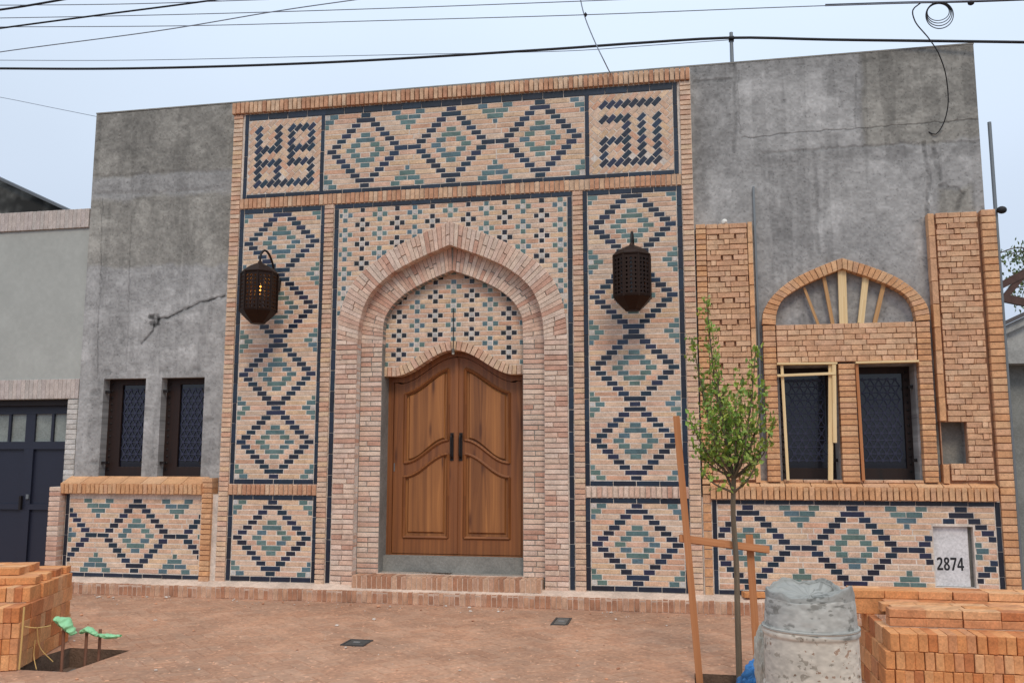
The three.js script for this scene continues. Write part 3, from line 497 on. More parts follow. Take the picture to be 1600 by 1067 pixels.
// ---- double door
{
  const D = part('double_door', house), zf = -0.40;
  const top = x => { const a = Math.abs(x); return a > 0.74 ? 2.66 : 2.64 + 0.33 * (1 + Math.cos(Math.PI * a / 0.76)) / 2; };
  const ctop = (x0, x1, off, n = 14) => { const o = []; for (let i = 0; i <= n; i++) { const x = x0 + (x1 - x0) * i / n; o.push([x, top(x) - off]); } return o; };
  mesh('door_frame', extrude((() => { const s = poly([[-0.93, 0.487], [-0.93, 2.72], ...ctop(-0.93, 0.93, -0.10, 24), [0.93, 2.72], [0.93, 0.487]].filter((p, i, a) => !i || Math.hypot(p[0] - a[i - 1][0], p[1] - a[i - 1][1]) > 1e-4)); const h = new THREE.Path([[-0.815, 0.50], [0.815, 0.50], ...ctop(0.815, -0.815, 0.055, 24)].map(p => new THREE.Vector2(...p))); s.holes.push(h); return s; })(), -0.47, zf + 0.01), doorWood, D);
  for (const s of [-1, 1]) {
    const L = (pts) => pts.map(([x, y]) => [x * s, y]);
    const wave = (x, lo) => { const t = (x - 0.09) / 0.57; return lo + 0.28 * (1 - (1 - Math.cos(Math.PI * Math.min(1, Math.max(0, t)))) / 2); }; // higher at the middle of the doorway
    const seq = (f, a, b, n = 14) => { const o = []; for (let i = 0; i <= n; i++) { const x = a + (b - a) * i / n; o.push([x, f(x)]); } return o; };
    const upT = x => top(x * 1.05) - 0.19, upper = [...seq(x => wave(x, 1.60), 0.105, 0.665), ...seq(upT, 0.665, 0.105)];
    const lower = [[0.105, 0.70], [0.665, 0.70], ...seq(x => wave(x, 1.43), 0.665, 0.105)];
    const leaf = poly(L([[0.008, 0.505], [0.81, 0.505], ...ctop(0.81, 0.008, 0.06, 20)])); for (const h of [upper, lower]) leaf.holes.push(new THREE.Path(L(h).map(p => new THREE.Vector2(...p))));
    mesh('door_leaf', extrude(leaf, -0.445, zf, 0.003), doorWood, D);
    for (const h of [upper, lower]) {
      mesh('panel', extrude(poly(L(h)), -0.445, -0.424), doorPanelWood, D);
      const cx = h.reduce((a, p) => a + p[0], 0) / h.length, cy = h.reduce((a, p) => a + p[1], 0) / h.length, x0 = Math.min(...h.map(p => p[0])), x1 = Math.max(...h.map(p => p[0])), xm = (x0 + x1) / 2, inner = h.map(([x, y]) => [xm + (x - xm) * 0.84, cy + (y - cy) * 0.93 - (y - cy > 0.2 ? 0.0 : 0)]);
      mesh('raised_field', extrude(poly(L(inner)), -0.436, -0.402, 0.016), doorPanelWood, D);
      const mold = []; const pv = L(h); pv.push(pv[0]); for (let i = 0; i < pv.length - 1; i++) { const a = pv[i], b = pv[i + 1]; if (Math.hypot(a[0] - b[0], a[1] - b[1]) > 1e-3) mold.push(bar([a[0], a[1], zf], [b[0], b[1], zf], 0.03, 0.03, Math.PI / 4)); }
      mesh('moulding', mergeGeometries(mold), doorWood, D);
    }
    const H = tube([[0.055 * s, 1.945, zf], [0.055 * s, 1.93, zf + 0.05], [0.055 * s, 1.80, zf + 0.06], [0.055 * s, 1.68, zf + 0.05], [0.055 * s, 1.665, zf]], 0.013, 24, 8); mesh('handle', H, iron, D);
    mesh('handle_plate', box(Math.min(0.035 * s, 0.078 * s), Math.max(0.035 * s, 0.078 * s), 1.63, 1.97, zf - 0.002, zf + 0.006), iron, D);
  }
  mesh('meeting_strip', box(-0.022, 0.022, 0.51, 2.90, zf - 0.02, zf + 0.018), doorWood, D);
  mesh('bolt_plate', box(-0.80, -0.788, 1.50, 1.60, zf, zf + 0.006), galvanised, D);
}
// ---- windows: timber frame, dark star lattice glass
function windowUnit(x0, x1, y0, y1, z, fl = 0.075, fr = 0.075) {
  const W = part('window', house), f = 0.075;
  const s = poly([[x0 - 0.01, y0 - 0.01], [x1 + 0.01, y0 - 0.01], [x1 + 0.01, y1 + 0.01], [x0 - 0.01, y1 + 0.01]]); s.holes.push(rectPath(x0 + fl, x1 - fr, y0 + f + 0.04, y1 - f)); mesh('frame', extrude(s, z - 0.05, z, 0.004), windowWood, W);
  mesh('pane', box(x0 + fl - 0.01, x1 - fr + 0.01, y0 + f, y1 - f + 0.01, z - 0.042, z - 0.03), darkGlass, W);
  const gs = [], a = 0.088, cols = Math.ceil((x1 - x0) / a) + 1, rows = Math.ceil((y1 - y0) / (a * 0.866)) + 1; // six-pointed lattice of thin bars
  const inX = x => x > x0 + fl + 0.01 && x < x1 - fr - 0.01, inY = y => y > y0 + f + 0.05 && y < y1 - f - 0.01;
  for (let r = 0; r < rows; r++) for (let c = 0; c < cols; c++) { const X = x0 + f + (c + (r % 2) * 0.5) * a, Y = y0 + f + 0.05 + r * a * 0.866; for (const [ang, l] of [[0, a], [Math.PI / 3, a], [-Math.PI / 3, a]]) { const bx = X + Math.cos(ang) * l, by = Y + Math.sin(ang) * l; if (inX(X) && inX(bx) && inY(Y) && inY(by)) gs.push(bar([X, Y, z - 0.024], [bx, by, z - 0.024], 0.011, 0.008)); } if (inX(X) && inY(Y) && inX(X + 0.02) && inX(X - 0.02)) { const t = new THREE.CylinderGeometry(0.019, 0.019, 0.01, 6); t.rotateX(Math.PI / 2); t.translate(X, Y, z - 0.022); gs.push(uvMetres(t)); } }
  const m = mesh('lattice', mergeGeometries(gs.map(g => { g.deleteAttribute('uv'); return g; })), std({ color: srgb(52, 56, 78), roughness: 0.45, metalness: 0.2 }), W); m.userData.kind = 'stuff';
  for (const X of [x0 + f * 0.6, x1 - fr * 0.5]) { const st = []; for (let y = y0 + 0.08; y < y1 - 0.05; y += 0.085) { const c = new THREE.SphereGeometry(0.016, 8, 6); c.scale(1, 1, 0.6); c.translate(X, y, z + 0.002); st.push(c); } const q = mesh('studs', mergeGeometries(st), iron, W); q.userData.kind = 'stuff'; }
  return W;
}
for (const [a, b] of lw) { const W = windowUnit(a, b, WY0 + 0.01, WY1, -0.25, 0.19, 0.05); for (const y of [1.60, 2.52]) { mesh('hinge', box(a - 0.02, a + 0.07, y - 0.018, y + 0.018, -0.19, -0.16), iron, W); mesh('hinge', box(b - 0.05, b + 0.02, y - 0.018, y + 0.018, -0.19, -0.16), iron, W); } }
for (const [a, b] of rw) { const W = windowUnit(a, b, WY0 + 0.01, WY1, -0.36); for (const y of [1.64, 2.45]) mesh('hinge', box(b - 0.05, b + 0.02, y - 0.018, y + 0.018, -0.24, -0.21), iron, W); }

// ---- left wing: low wall with the diamond strip and a sloping brick sill
function lowWall(x0, x1, u, centres, half, kindEnd, holeF) {
  const F = new Field('low_diamond_wall', house);
  border(F, x0 - 0.055, x1 + 0.055, 0.178, 1.205, 0.052, 0.004, centres.sides, 0.05);
  for (let k = 7; k >= -7; k--) {
    const segs = []; for (const c of centres.d) segs.push(...diamond(k, c, u, [half / u, half / u])); for (const c of centres.l) segs.push(...linkTeal(k, c, u));
    const G = holeF ? { add: (X, Y, Z, w, h, kd, o) => { const a = X - w / 2, b = X + w / 2, H = holeF; if (Y > H[2] && Y < H[3] && b > H[0] && a < H[1]) { if (a < H[0] - 0.025) F.add((a + H[0]) / 2, Y, Z, H[0] - a, h, kd, o); if (b > H[1] + 0.025) F.add((b + H[1]) / 2, Y, Z, b - H[1], h, kd, o); } else F.add(X, Y, Z, w, h, kd, o); } } : F;
    course(G, x0, x1, 0.693 + k * 0.0612, 0.0612, segs, 0, 'buff', 0.25);
  }
  F.done();
}
function slopingSill(x0, x1, yf0, yf1, zf, yb, zb) {
  const S = part('brick_sill', house), n = Math.round((x1 - x0) / 0.062), s = (x1 - x0) / n, dy = yb - yf1, dz = zf - zb, len = Math.hypot(dy, dz), ang = Math.atan2(dy, dz);
  for (let i = 0; i < n; i++) { const g = brickGeo(s - 0.010, yf1 - yf0, 0.12, Math.floor(R() * 4)), m = mesh('brick', g, pick(MAT.raw), S); m.position.set(x0 + (i + 0.5) * s, (yf0 + yf1) / 2 + rr(-0.003, 0.003), zf + rr(-0.004, 0.004)); }
  for (let i = 0, k = Math.floor((x1 - x0) / 0.248); i < k; i++) { const w = (x1 - x0) / k, g = new THREE.BoxGeometry(w - 0.008, 0.05, len), m = mesh('ledge_brick', uvMetres(g), pick(MAT.raw), S); m.position.set(x0 + (i + 0.5) * w, (yf1 + yb) / 2 - 0.018, (zf + zb) / 2 - 0.01); m.rotation.x = ang; }
  mesh('mortar', box(x0, x1, yf0 + 0.02, yf1 - 0.004, zb, zf - 0.04), rawBed, S);
}
lowWall(-5.0, -3.165, 0.0628, { d: [-5.135, -4.04, -2.945], l: [-4.588, -3.492], sides: 'lb' }, 0.548);
mesh('mortar_bed', box(-5.06, -2.935, 0.02, 1.215, CZ + 0.002, -0.0032), mortarMat, house);
slopingSill(-5.10, -3.13, 1.215, 1.335, 0.075, 1.425, -0.13);
{
  let F = new Field('raw_brick_pier', house); column(F, -3.14, -3.005, 0.16, 1.42, 0.045, 'raw', 0.0625, 0.16); F.done();
  mesh('mortar_bed', box(-3.135, -3.01, 0.1, 1.40, CZ + 0.003, 0.03), rawBed, house);
  F = new Field('end_pier', house); column(F, -5.235, -5.075, 0.0, 1.30, 0.10, 'pink', 0.0605, 0.24); F.done();
  mesh('mortar_bed', box(-5.23, -5.08, 0.0, 1.295, -0.14, 0.085), mortarMat, house);
}
// ---- right wing
lowWall(3.10, 5.955, 0.0628, { d: [3.431, 4.5276, 5.624], l: [3.979, 5.077], sides: 'lrtb' }, 0.548, 'raw', [5.325, 5.742, 0.305, 0.955]);
mesh('mortar_bed', (() => { const s = poly([[2.935, 0.02], [6.10, 0.02], [6.10, 1.23], [2.935, 1.23]]); s.holes.push(rectPath(5.335, 5.732, 0.315, 0.945)); return extrude(s, CZ + 0.002, -0.0032); })(), mortarMat, house);
slopingSill(3.03, 5.995, 1.212, 1.348, 0.065, 1.41, -0.10);
{
  // meter box with the house number
  const B = part('meter_box', house); mesh('recess', box(5.30, 5.77, 0.29, 0.97, -0.18, -0.10), cementMat, B);
  const pm = std({ color: srgb(236, 238, 243), map: cementMap, roughness: 0.6 });
  const door = mesh('box_door', extrude(poly([[5.337, 0.318], [5.69, 0.318], [5.69, 0.942], [5.337, 0.942]]), -0.075, -0.05, 0.004), pm, B);
  mesh('box_frame', box(5.692, 5.735, 0.318, 0.942, -0.10, -0.088), cementMat, B);
  const font = await new FontLoader().loadAsync('fonts/droid/droid_sans_bold.typeface.json');
  const g = new TextGeometry('2874', { font, size: 0.135, depth: 0.002, curveSegments: 8 }); g.computeBoundingBox(); const w = g.boundingBox.max.x; g.scale(0.272 / w, 1.0, 1); g.translate(5.362, 0.485, -0.0505); mesh('house_number', g, std({ color: srgb(28, 30, 36), roughness: 0.7 }), B);
  // end piers
  let F = new Field('raw_brick_pier', house); column(F, 2.945, 3.04, 0.16, 1.36, 0.012, 'raw', 0.10, 0.12); F.done();
  F = new Field('raw_brick_pier', house); column(F, 6.01, 6.16, 0.12, 4.365, 0.03, 'raw', 0.0775, 0.26); F.done();
  mesh('mortar_bed', box(6.015, 6.152, 0.02, 4.36, -0.22, 0.012), rawBed, house);
  // pilasters with relief crosses
  const pil = (x0, x1, y0, y1, hole) => {
    const F = new Field('relief_pilaster', house), P = 0.0625, n = Math.floor((y1 - y0) / P), cx = (x0 + x1) / 2, per = 0.155;
    for (let r = 0; r < n; r++) {
      const y = y1 - (r + 0.5) * P, q = r % 8; let x = x0; const cuts = [];
      for (let m = -3; m <= 3; m++) { const c = cx + m * per, k = (r + (((m % 2) + 2) % 2) * 4) % 8; if (k === 0 || k === 4) continue; if (k === 2) cuts.push([c - 0.085, c + 0.085, 1]); else if (k === 1 || k === 3) cuts.push([c - 0.03, c + 0.03, 1]); else if (k === 6) cuts.push([c - 0.05, c + 0.05, -1]); }
      cuts.sort((a, b) => a[0] - b[0]);
      const put = (a, b, lv) => { a = Math.max(a, x0); b = Math.min(b, x1); if (b - a < 0.02) return; const pieces = hole && y > hole[2] && y < hole[3] ? [[a, Math.min(b, hole[0])], [Math.max(a, hole[1]), b]] : [[a, b]]; for (const [s, e] of pieces) if (e - s > 0.02) F.add((s + e) / 2, y + rr(-0.002, 0.002), -0.012 + lv * 0.009 + rr(-0.003, 0.003), e - s - 0.005, P - 0.007, 'relief', { d: 0.09 }); };
      for (const [a, b, lv] of cuts) { if (a > x + 0.02) put(x, a, 0); put(Math.max(a, x), b, lv); x = Math.max(x, b); } let e = x1; while (e - x > 0.26) { put(x, x + 0.13, 0); x += 0.13; } put(x, e, 0);
    }
    F.done();
  };
  pil(3.065, 3.525, 1.385, 4.355); pil(5.555, 5.985, 1.385, 4.36, [5.555, 5.74, 1.60, 2.05]);
  mesh('mortar_bed', box(2.95, 3.58, 1.36, 4.34, CZ + 0.003, -0.05), rawBed, house);
  mesh('mortar_bed', (() => { const s = poly([[5.48, 1.36], [6.012, 1.36], [6.012, 4.34], [5.48, 4.34]]); s.holes.push(rectPath(5.49, 5.74, 1.60, 2.05)); return extrude(s, CZ + 0.003, -0.05); })(), rawBed, house);
  mesh('niche_back', box(5.42, 5.76, 1.59, 2.06, -0.30, -0.22), cementMat, house);
  F = new Field('raw_brick_edge', house); column(F, 2.945, 3.062, 1.37, 4.36, 0.0, 'raw', 0.0625, 0.11);
  for (let i = 0; i < 12; i++) F.add(3.557, 1.39 + (i + 0.5) * 0.2475, 0.0, 0.052, 0.24, 'raw', { d: 0.11 }); F.done();
  F = new Field('raw_brick_edge', house); F.add(5.505, 1.493, 0.004, 0.062, 0.2, 'raw', { d: 0.12 }); for (let i = 0; i < 9; i++) F.add(5.505, 2.056 + (i + 0.5) * 0.2555, 0.004, 0.062, 0.249, 'raw', { d: 0.12 }); F.done();
  // window bay: jambs, mullion, frieze, arch
  const bay = (x0, x1, y0, y1, kind = 'raw') => { const F = new Field('window_pier', house); column(F, x0, x1, y0, y1, 0.0, kind, 0.0625, 0.115); F.done(); mesh('mortar_bed', box(x0 + 0.006, x1 - 0.006, y0, y1, CZ + 0.003, -0.012), rawBed, house); };
  bay(3.66, 3.80, 1.40, 3.15); bay(5.287, 5.43, 1.40, 3.15); bay(4.452, 4.632, 1.40, 2.70);
  F = new Field('relief_frieze', house); for (let r = 0; r < 7; r++) { const y = 2.722 + (r + 0.5) * 0.0612; let x = 3.806; while (x < 5.275) { const L = Math.min(pick([0.075, 0.12, 0.13, 0.2, 0.24]), 5.281 - x), lv = (r % 4 === 2 ? R() < 0.3 : R() < 0.25) ? 0.009 : 0; F.add(x + L / 2, y, -0.008 + lv + rr(-0.003, 0.003), L - 0.005, 0.055, 'relief', { d: 0.09 }); x += L; } } F.done();
  mesh('mortar_bed', box(3.806, 5.281, 2.72, 3.15, CZ + 0.003, -0.025), rawBed, house);
  F = new Field('raw_brick_arch', house); ring(F, AO, AI, 19, 0.012, -0.115, 'raw', 4.545, false); F.done();
  // sill bricks under the windows
  F = new Field('window_ledge', house); for (let i = 0; i < 7; i++) F.add(3.83 + i * 0.208 + 0.104, 1.412, -0.03, 0.2, 0.03, 'relief', { d: 0.085 }); F.done();
}

// ================================================================ things fixed to or resting on the building
const P3 = (px, py, z) => at(px, py, z).toArray();
// props of the arch centring
for (const [a, b, w, d, m, lab] of [
  [[4.270, 3.152], [4.135, 3.575], 0.028, 0.025, strutOld, 'thin brown strut leaning under the left haunch of the raw brick arch'],
  [[4.425, 3.152], [4.352, 3.690], 0.038, 0.03, strutOld, 'narrow brown strut under the brick arch, between a thin strut and the wide upright post'],
  [[4.540, 3.152], [4.548, 3.760], 0.088, 0.045, pine, 'wide upright pale timber post under the point of the brick arch'],
  [[4.722, 3.152], [4.800, 3.672], 0.066, 0.045, pine, 'wide pale timber prop leaning right beside the upright post under the arch'],
  [[4.870, 3.152], [4.990, 3.596], 0.045, 0.04, strutOld, 'brownish timber prop leaning under the right haunch of the raw brick arch']]) thingMesh('arch_prop', bar([...a, -0.062], [...b, -0.062], w, d), m, lab, 'timber prop', 'timber props under the brick arch');
{
  const g = 'formwork boards at the raw brick windows', B = (a, b, w, d, lab, m = pine) => thingMesh('formwork_board', bar(a, b, w, d), m, lab, 'board', g);
  B([3.80, 2.708, -0.005], [4.44, 2.703, -0.005], 0.022, 0.10, 'pale board under the brick frieze over the window with the crossbar');
  B([3.797, 2.575, 0.03], [4.42, 2.590, 0.03], 0.028, 0.03, 'thin crossbar batten nailed across the top of the window');
  B([3.852, 2.695, 0.0], [3.872, 1.42, 0.0], 0.03, 0.03, 'thin upright batten at the side of the window nearer the young tree');
  B([4.375, 2.69, 0.0], [4.318, 1.42, 0.0], 0.05, 0.03, 'long leaning board on the mullion side of the window with the crossbar');
  B([4.405, 2.69, 0.028], [4.378, 1.83, 0.028], 0.04, 0.022, 'shorter board fixed on the long leaning board at the window mullion');
  B([4.635, 2.705, -0.005], [5.285, 2.709, -0.005], 0.022, 0.10, 'pale board under the brick frieze over the window without crossbar');
  B([4.648, 2.69, -0.015], [4.66, 1.42, -0.015], 0.03, 0.06, 'brown upright board against the mullion in the window without crossbar', stakeWood);
}
thingMesh('straightedge', box(3.610, 3.634, 1.86, 4.80, -0.118, -0.09), galvanised, 'long grey aluminium straightedge upright in the gap beside the raw brick arch', 'straightedge');
thingMesh('plaster_lump', (() => { const g = new THREE.IcosahedronGeometry(0.035, 2), p = g.attributes.position; for (let i = 0; i < p.count; i++) { const k = 0.75 + 0.5 * noise3(p.getX(i) * 40, p.getY(i) * 40, p.getZ(i) * 40); p.setXYZ(i, p.getX(i) * k, p.getY(i) * k, p.getZ(i) * k); } g.computeVertexNormals(); g.translate(3.275, 4.375, -0.03); return g; })(), std({ color: srgb(224, 222, 214), roughness: 0.9 }), 'small white plaster lump on top of the relief brick pilaster', 'plaster lump');

// ---- lanterns
function lantern(px, py, label, lit) { // the middle of the body, 0.45 m off the wall
  const Lz = 0.45, { x, y } = at(px, py, Lz), g = thing('wall_lantern', label, 'lantern', [x, y, Lz], 'pierced metal wall lanterns');
  const r = 0.215, h = 0.235, n = 8, corner = (k, rad, yy) => [Math.cos((k + 0.5) * Math.PI * 2 / n) * rad, yy, Math.sin((k + 0.5) * Math.PI * 2 / n) * rad];
  const side = 2 * r * Math.sin(Math.PI / n), apo = r * Math.cos(Math.PI / n);
  for (let k = 0; k < n; k++) {
    const s = poly([[-side / 2, -h], [side / 2, -h], [side / 2, h], [-side / 2, h]]);
    for (let j = 0; j < 9; j++) for (let i = -1; i <= 1; i++) { const X = i * 0.048 + (j % 2 ? 0.0 : 0), Y = -h + 0.05 + j * 0.046, a = i === 0 ? 0.019 : 0.014, q = new THREE.Path(); if (Math.abs(X) + a > side / 2 - 0.008) continue; q.moveTo(X, Y - a * 1.1); q.lineTo(X - a, Y); q.lineTo(X, Y + a * 1.1); q.lineTo(X + a, Y); q.closePath(); s.holes.push(q); }
    const m = mesh('pierced_panel', extrude(s, -0.004, 0), bronze, g), th = (k + 1) * Math.PI * 2 / n; m.position.set(Math.cos(th) * apo, 0, Math.sin(th) * apo); m.rotation.y = Math.PI / 2 - th;
    const a = corner(k, r + 0.004, -h), b = corner(k, r + 0.004, h); mesh('corner_bar', bar(a, b, 0.016), bronze, g);
  }
  const lat = pts => { const q = new THREE.LatheGeometry(pts.map(p => new THREE.Vector2(...p)), n).toNonIndexed(); q.rotateY(Math.PI / n); q.computeVertexNormals(); return q; };
  mesh('roof', lat([[0.222, h - 0.005], [0.228, h + 0.012], [0.205, h + 0.03], [0.19, h + 0.05], [0.14, h + 0.085], [0.07, h + 0.118], [0.03, h + 0.135], [0.02, h + 0.16], [0.001, h + 0.165]]), bronze, g);
  mesh('base', lat([[0.001, -h - 0.145], [0.085, -h - 0.14], [0.10, -h - 0.12], [0.13, -h - 0.095], [0.18, -h - 0.045], [0.222, -h + 0.004], [0.214, -h + 0.012]]), bronze, g);
  mesh('band', lat([[0.221, -h + 0.01], [0.224, -h + 0.03], [0.215, -h + 0.035]]), bronze, g);
  // gooseneck and wall plate
  const off = 0.0, top = h + 0.165;
  mesh('gooseneck', tube([[0, top - 0.01, 0], [0, top + 0.07, -0.01], [0, top + 0.145, -0.09], [0, top + 0.15, -0.19], [0, top + 0.07, -0.31], [0, top - 0.05, -0.385], [0, h - 0.0, -0.41]], 0.014, 40, 8), iron, g);
  mesh('wall_plate', extrude(poly([[-0.065 + off * 0.5, h - 0.13], [0.065 + off * 0.5, h - 0.13], [0.075 + off * 0.5, h + 0.0], [0.03 + off * 0.5, h + 0.07], [-0.03 + off * 0.5, h + 0.07], [-0.075 + off * 0.5, h + 0.0]]), -0.447, -0.40, 0.006), iron, g);
  const liner = new THREE.CylinderGeometry(0.185, 0.185, 2 * h - 0.02, 8, 1, true); mesh('smoked_glass', liner, new THREE.MeshPhysicalMaterial({ color: srgb(176, 146, 120), transmission: 1, thickness: 0, roughness: 0.12, side: THREE.DoubleSide }), g);
  const sock = new THREE.CylinderGeometry(0.022, 0.022, 0.09, 12); sock.translate(0, 0.16, 0); mesh('lamp_holder', sock, iron, g);
  const rod = new THREE.CylinderGeometry(0.008, 0.008, 0.14, 8); rod.translate(0, 0.26, 0); mesh('lamp_rod', rod, iron, g);
  const bulb = new THREE.SphereGeometry(0.034, 16, 12); bulb.scale(1, 1.5, 1); bulb.translate(0, 0.075, 0);
  mesh('light_bulb', bulb, lit ? std({ color: 0x201400, emissive: srgb(255, 206, 110), emissiveIntensity: 9 }) : std({ color: srgb(120, 110, 90), roughness: 0.2 }), g);
  if (lit) { const p = new THREE.PointLight(srgb(255, 200, 120), 0.5, 0, 2); p.position.set(0, 0.075, 0); p.castShadow = true; p.shadow.radius = 1.7; p.name = 'bulb_light'; g.add(p); }
}
lantern(404, 458, 'dark pierced metal lantern with a lit yellow bulb on the diamond panel', true);
lantern(988, 434, 'dark unlit pierced metal lantern on the diamond panel beside the raw brick pilaster', false);
{ // wire and lamp holder hanging in the portal
  thingMesh('hanging_wire', tube([[-0.01, 3.50, -0.225], [-0.005, 3.3, -0.222], [0.0, 3.08, -0.205], [0.0, 2.985, -0.20]], 0.006, 20, 5), rubber, 'black wire hanging down the middle of the dotted tympanum', 'wire');
  const b = thing('bare_lamp_holder', 'small bare lamp holder at the top of the door arch', 'lamp', [0.0, 2.965, -0.2]); const c = new THREE.CylinderGeometry(0.018, 0.02, 0.05, 12); mesh('holder', c, std({ color: srgb(90, 86, 80), roughness: 0.5 }), b); const q = new THREE.SphereGeometry(0.017, 12, 10); q.translate(0, -0.032, 0); mesh('bulb', q, std({ color: srgb(196, 192, 180), roughness: 0.15 }), b);
}
// ---- roof post, corner pole
{
  const p = thing('roof_post', 'thin steel post on the parapet carrying the thick black cable', 'post', [3.435, 6.345, -0.25]); const c = new THREE.CylinderGeometry(0.022, 0.024, 0.44, 10); c.translate(0, 0.22, 0); mesh('post', c, galvanised, p); mesh('clamp', box(-0.03, 0.03, 0.33, 0.38, -0.03, 0.035), iron, p);
  const k = thing('steel_conduit', 'steel pipe standing at the free corner of the raw brick pilaster', 'pipe', [6.19, 0, -0.06]); const d = new THREE.CylinderGeometry(0.02, 0.02, 5.38, 10); d.translate(0, 2.69, 0); mesh('pipe', d, galvanised, k); const e = new THREE.SphereGeometry(0.042, 12, 10); e.scale(1.25, 1, 1); e.translate(0.05, 4.36, 0.04); mesh('fitting', e, rubber, k);
}
// ================================================================ neighbours
{
  const N = thing('garage_building', 'grey rendered garage with dark double door and a pale coping', 'building', [0, 0, 0]), zf = -0.16, xr = -5.085;
  const s = poly([[-11, 0], [xr, 0], [xr, 4.76], [-11, 4.76]]); s.holes.push(rectPath(-9.4, -5.235, -0.001 + 0.002, 2.435)); mesh('wall', extrude(s, -0.6, zf), paintedGrey, N); mesh('body', box(-11, xr - 0.002, 0, 4.7, -5, -0.62), paintedGrey, N);
  const stoneMats = [[208, 198, 192], [202, 195, 190], [212, 202, 196], [206, 196, 192]].map(c => std({ color: srgb(...c), map: brickMap, roughness: 0.9 }));
  const row = (name, x0, x1, y0, y1, z, pitch, piece) => { const P = part(name, N), n = Math.round((x1 - x0) / pitch), st = (x1 - x0) / n; for (let i = 0; i < n; i++) { const m = mesh(piece, brickGeo(st - 0.003, y1 - y0, 0.1, i % 4), pick(stoneMats), P); m.position.set(x0 + (i + 0.5) * st, (y0 + y1) / 2, z + rr(-0.001, 0.001)); } };
  row('coping', -8.2, xr + 0.005, 4.752, 5.012, zf + 0.03, 0.0625, 'tile'); mesh('coping_back', box(-11, xr, 4.765, 4.995, -0.45, zf - 0.05), paintedGrey, N);
  row('lintel', -8.2, xr + 0.004, 2.44, 2.70, zf + 0.018, 0.0625, 'tile');
  const C = part('painted_brick_jamb', N), n = 37, pt = 2.43 / n; for (let i = 0; i < n; i++) { const m = mesh('brick', brickGeo(0.152, pt - 0.006, 0.12, i % 4), pick(MAT.white), C); m.position.set(-5.162, (i + 0.5) * pt, zf + 0.012 + rr(-0.002, 0.002)); }
  const D = part('garage_door', N), navy = std({ color: srgb(34, 38, 54), roughness: 0.42, bumpMap: brickBump, bumpScale: 0.0006 }), glass = std({ color: srgb(150, 160, 158), roughness: 0.35, map: cementMap });
  const zd = -0.34; mesh('door_board', box(-9.4, -5.236, 0.01, 1.95, zd - 0.05, zd - 0.025), navy, D); mesh('track', box(-9.4, -5.236, 2.36, 2.43, -0.36, -0.22), std({ color: srgb(30, 26, 28), roughness: 0.7 }), D);
  const B = (x0, x1, y0, y1) => mesh('rail', box(x0, x1, y0, y1, zd - 0.025, zd + 0.01), navy, D);
  B(-9.4, -5.236, 2.25, 2.36); B(-9.4, -5.236, 1.78, 1.88); B(-9.4, -5.236, 0.98, 1.05); B(-9.4, -5.236, 0.03, 0.14);
  const xs = [-5.275, -5.92, -6.56, -7.2, -7.84, -8.5, -9.3]; xs.forEach((x, i) => { const w = i === 0 ? 0.04 : 0.07; B(x - w, x + (i === 0 ? 0.037 : w), 0.141, 0.979); B(x - w, x + (i === 0 ? 0.037 : w), 1.051, 1.779); B(x - w, x + (i === 0 ? 0.037 : w), 1.881, 2.249); });
  xs.slice(0, -1).forEach((x, i) => { const a = xs[i + 1] + 0.07, b = x - (i ? 0.07 : 0.04), m = (a + b) / 2; B(m - 0.018, m + 0.018, 1.882, 2.248); mesh('pane', box(a, m - 0.018, 1.88, 2.25, zd - 0.03, zd - 0.022), glass, D); mesh('pane', box(m + 0.018, b, 1.88, 2.25, zd - 0.03, zd - 0.022), glass, D); });
  mesh('door_pull', box(-5.985, -5.955, 0.98, 1.16, zd + 0.01, zd + 0.05), iron, D); mesh('padlock', box(-5.90, -5.86, 1.12, 1.18, zd + 0.01, zd + 0.03), galvanised, D);
  // stained gable further back
  const gp = at(0, 281, -5), gq = at(104, 329, -5), sl = (gq.y - gp.y) / (gq.x - gp.x), xg = gp.x - 3.2, yg = gp.y - 3.2 * sl;
  const mould = tex(512, 512, (u, v) => { const a = tileFbm(u, v, 5, 5, 7), b = tileFbm(u, v, 3, 4, 99); const k = b > 0.5 ? 0.42 - (b - 0.5) * 1.3 : 0.5; const q = Math.max(0.13, k + 0.25 * (a - 0.5)); return [q, q * 1.0, q * 0.97]; }); mould.repeat.set(0.5, 0.5);
  const G = thing('gable_house', 'mould stained sloping gable wall showing above the garage coping', 'building', [0, 0, 0]);
  mesh('gable_wall', extrude(poly([[xg - 4, 0], [gq.x + 0.5, 0], [gq.x + 0.5, gq.y + 0.5 * sl], [xg, yg], [xg - 4, yg + 4 * sl]]), -5.6, -5), std({ map: mould, roughness: 0.95 }), G);
  mesh('verge', bar([xg, yg + 0.02, -5.15], [gq.x + 0.55, gq.y + 0.55 * sl + 0.02, -5.15], 0.05, 0.5), std({ color: srgb(96, 100, 106), roughness: 0.8 }), G);
  // right-hand neighbour
  const Rn = thing('eaves_house', 'pale grey house with moulded sloping eaves beyond the raw brick corner', 'building', [0, 0, 0]), z = -2.4, a = at(1563, 512, z), b = at(1640, 476, z), lower = at(1575, 568, z), slr = (b.y - a.y) / (b.x - a.x), xA = a.x - 0.35, xB = 13, Y = x => a.y + (x - a.x) * slr;
  const wallM = std({ color: srgb(150, 154, 152), map: cementMap, roughness: 0.9 }), faM = std({ color: srgb(192, 196, 196), map: cementMap, roughness: 0.8 });
  mesh('wall', box(6.3, xB, 0, lower.y, z - 4, z - 0.28), wallM, Rn);
  mesh('fascia', extrude(poly([[xA, lower.y], [xB, lower.y], [xB, Y(xB) - 0.12], [xA, Y(xA) - 0.12]]), z - 3.9, z), faM, Rn);
